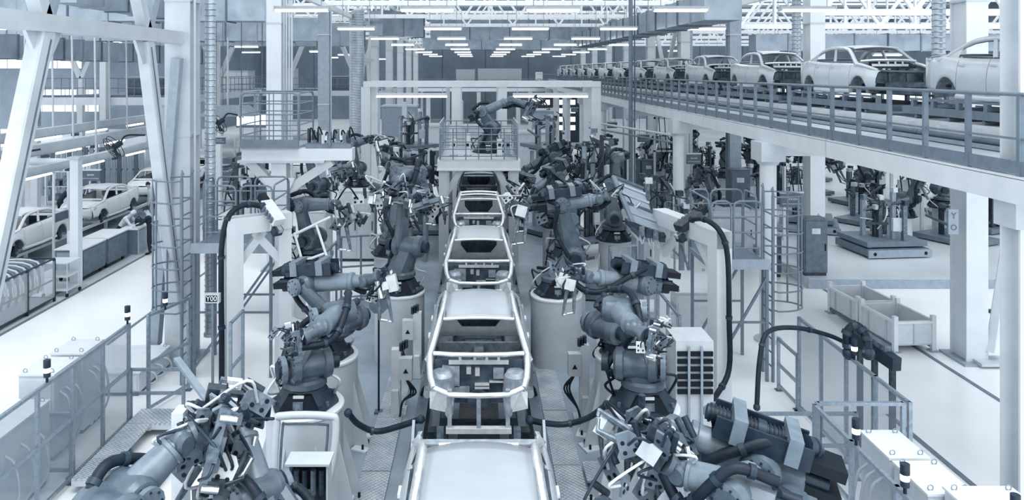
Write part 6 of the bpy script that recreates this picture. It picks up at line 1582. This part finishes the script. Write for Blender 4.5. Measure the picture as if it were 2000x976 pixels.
def cart(x, y, w, d, rz, label):
    t = thing('fixture_cart', label, 'cart', (x, y, .30), rz, 'low grey carts'); O = V((x, y, .3)); Rz = Matrix.Rotation(rz, 3, 'Z')
    def B(x0, x1, y0, y1, z0, z1): return MB().box(O + Rz @ V(((x0+x1)/2, (y0+y1)/2, (z0+z1)/2)), (x1-x0, y1-y0, z1-z0), Rz)
    B(-w/2, w/2, -d/2, d/2, .06, .31).build('chassis', 'grey_paint', t); B(-w/2 - .05, w/2 + .05, -d/2 - .06, -d/2, .04, .29).build('front_bumper', 'mid_paint', t); B(-w/2 + .1, w/2 - .1, -d/2 + .1, d/2 - .1, .31, .318).build('top_plate', 'slate', t)
    for s in (-1, 1):
        MB().cyl(O + Rz @ V((s * w * .42, -d/2 - .07, .17)), O + Rz @ V((s * w * .42, -d/2 - .06, .17)), .06, n=10).build('bumper_eye', 'black', t)
        for q in (-1, 1): MB().cyl(O + Rz @ V((s * w * .4 - .05, q * d * .35, .07)), O + Rz @ V((s * w * .4 + .05, q * d * .35, .07)), .07, n=10).build('wheel', 'black', t)
cart(14.3, 26.4, 2.2, 2.0, .1, 'low grey cart nearest on the raised floor'); cart(13.4, 30.2, 2.2, 2.0, -.4, 'low grey cart behind the nearest one on the raised floor')
# robots of the right bay reuse the built ones
rb = [o for o in C.objects if o.name.startswith('welding_robot') and o.parent is None]
src = [o for o in rb if o['label'].startswith('dark ')]
RB = [(14.6, 33.5, .3, 2.0, 'robot behind the low carts'), (17.5, 34.2, .3, .5, 'robot by the bright right windows'), (12.8, 38.5, .3, 3.0, 'robot behind the grey right row column'), (20.0, 38, .3, 1.0, 'robot deep in the right bay'), (10.3, 43.5, .0, 2.2, 'robot under the overhead conveyor further back'), (9.2, 30.4, 0, 1.2, 'robot under the overhead conveyor near the second sign'), (13.2, 45.5, .3, 4.0, 'robot furthest in the right bay'), (18.8, 30.0, .3, 3.4, 'robot right of the low carts')]
for i, (x, y, z, rz, lab) in enumerate(RB):
    t = thing('robot_pedestal', 'pale drum pedestal of the ' + lab, 'pedestal', (x, y, z), 0, 'pale right bay pedestals'); MB().cyl((x, y, z), (x, y, z + .85), .42, n=16).build('drum', 'pedestal', t); MB().cyl((x, y, z + .85), (x, y, z + .9), .46, n=16).build('top_ring', 'cabinet_top', t)
    dup(src[(i * 5 + 1) % len(src)], (x, y, z + .905), rz, 'grey ' + lab)
# tall racks and frames in the right bay
for i, (x, y, h, lab) in enumerate(((12.2, 28.2, 3.2, 'thin white pole pair by the right column'), (22.5, 28.0, 3.8, 'white frame near the right windows'), (17.0, 29.5, 3.2, 'white frame above the low carts'), (14.0, 40.0, 3.6, 'white frame deep in the right bay'), (10.2, 40.5, 4.2, 'slim white frame under the conveyor'))):
    t = thing('utility_frame', lab, 'frame', (x, y, .3)); z = .3 if x > 11 else 0
    for s in (-.6, .6): MB().bx(x + s - .05, x + s + .05, y - .05, y + .05, z, h).build('post', 'white_steel', t)
    MB().bx(x - .65, x + .65, y - .05, y + .05, h - .1, h).build('beam', 'white_steel', t); MB().bx(x - .65, x + .65, y - .05, y + .05, h * .55, h * .55 + .08).build('beam', 'white_steel', t)
    MB().bx(x - .4, x + .1, y - .12, y - .05, h * .6, h * .75).build('terminal_box', 'slate' if i % 2 else 'cabinet', t)
    for q in range(3): hose([(x - .4 + .3 * q, y - .1, h), (x - .35 + .3 * q, y - .25, h * .7), (x - .2 + .3 * q, y - .1, h * .45)], .025, 'rubber', t, 'hose', n=5)
# big dark doors at the end of the hall, window panes made to glow
t = thing('hall_door', 'dark hall door with round-cornered window panes given a glow at the far end', 'door', (7.0, 70, 0))
MB().bx(5.6, 9.6, 70, 70.2, 0, 4.4).build('leaf', 'tool_dark', t)
for x in (6.0, 7.2, 8.4):
    for z in (1.4, 2.2, 3.0, 3.8): MB().bx(x, x + .7, 69.96, 70.0, z - .25, z + .2).build('window_light', 'screen', t)  # emissive panes put the brightness into the glass, no lamp here
# slim white uprights of the far cells
for i in range(10):
    x = -4.6 + 1.15 * i + (.4 if i > 4 else 0); y = 46 + (i * 7 % 5) * 2.4
    t = thing('cell_post', ['first', 'second', 'third', 'fourth', 'fifth', 'sixth', 'seventh', 'eighth', 'ninth', 'tenth'][i] + ' slim white upright from the left beyond the far gantry', 'post', (x, y, 0), 0, 'far slim uprights')
    MB().bx(x - .14, x + .14, y - .14, y + .14, 0, 4.8 + (i % 3) * .4).build('shaft', 'white_steel', t); MB().bx(x - .25, x + .25, y - .25, y + .25, 0, .04).build('base_plate', 'pale_steel', t)
for i, (x, y, w, h, m) in enumerate(((-3.0, 44, 2.2, 3.4, 'cabinet'), (.0, 46, 2.6, 3.2, 'cabinet'), (3.2, 44, 2.0, 3.0, 'pale_steel'), (-5.6, 52, 2.4, 4.2, 'mid_paint'), (5.0, 58, 2.0, 3.6, 'mid_paint'))):
    t = thing('process_booth', ['white booth left of the gate robot', 'white booth right behind the gate robot', 'pale booth right of the gate robot', 'grey tall booth behind the left spiral duct', 'grey booth far behind the right robots'][i], 'booth', (x, y, 0))
    MB().bx(x - w/2, x + w/2, y, y + 2, .05, h).build('body', m, t); MB().bx(x - w/2 - .05, x + w/2 + .05, y - .05, y + 2.05, h, h + .1).build('roof', 'pale_steel', t); MB().bx(x - w/2 + .05, x + w/2 - .05, y + .05, y + 1.9, 0, .05).build('plinth', 'slate', t)
    MB().bx(x - w * .3, x - w * .02, y - .03, y, .1, 2.1).build('door', 'pale_steel', t); MB().bx(x + w * .1, x + w * .35, y - .02, y, 1.2, 2.0).build('window_light', 'slate', t)

# raised fixture tables crowding the cell behind the robots
TB = [(-6.2, 20.7, 2.0, 'left of the basket gantry column'), (-2.6, 26.6, 2.3, 'left of the gate leg'), (-3.4, 37.6, 2.8, 'left behind the far gantry'),
      (3.9, 25.9, 2.3, 'right of the gate leg'), (5.3, 21.5, 2.0, 'behind the ribbed panel'), (3.4, 37.6, 2.8, 'right behind the far gantry')]
for i, (x, y, h, lab) in enumerate(TB):
    t = thing('fixture_table', 'pale four legged steel table ' + lab, 'table', (x, y, 0.012), 0, 'raised fixture tables')
    for sx in (-.7, .7):
        for sy in (-.5, .5): MB().bx(x + sx - .06, x + sx + .06, y + sy - .06, y + sy + .06, .012, h - .06).build('leg', 'mid_paint', t)
    MB().bx(x - .85, x + .85, y - .65, y + .65, h - .06, h).build('table_top', 'pale_steel', t)
    for sx in (-.7, .7): MB().bar((x + sx, y - .5, h * .4), (x + sx, y + .5, h * .8), .05).build('brace', 'mid_paint', t)
    dup(FX[(i + 1) % 3], (x, y, h), .4 * i, 'clamp fixture on the raised steel table ' + lab)
# more machinery in the right bay
for i, (x, y, z, rz, lab) in enumerate(((18.0, 28.0, .3, 2.0, 'right of the nearest cart'), (20.5, 30.0, .3, .4, 'before the right bay robot'), (17.0, 38.8, .3, .2, 'among the deep right robots'), (22.5, 35.0, .3, 2.6, 'close to the right glazing'), (12.2, 47.5, .3, .7, 'at the far end under the signs'), (19.5, 44.0, .3, 1.7, 'far back by the right wall'))):
    dup(FX[i % 3], (x, y, z), rz, 'dark clamp fixture on the raised floor ' + lab)
for i, (x, y, rz, lab) in enumerate(((16.0, 28.2, 1.0, 'just right of the nearest cart fixture'), (19.3, 33.0, 2.2, 'in front of the bright windows'), (14.2, 38.6, .2, 'between the deep fixtures'), (16.2, 40.0, 2.8, 'deep behind the carts'), (22.0, 41.0, 1.6, 'far back near the right glazing'))):
    t = thing('robot_pedestal', 'pale drum pedestal of the robot ' + lab, 'pedestal', (x, y, .3), 0, 'pale right bay pedestals'); MB().cyl((x, y, .3), (x, y, 1.15), .42, n=16).build('drum', 'pedestal', t); MB().cyl((x, y, 1.15), (x, y, 1.2), .46, n=16).build('top_ring', 'cabinet_top', t)
    dup(src[(i * 3 + 2) % len(src)], (x, y, 1.205), rz, 'grey right bay robot ' + lab)
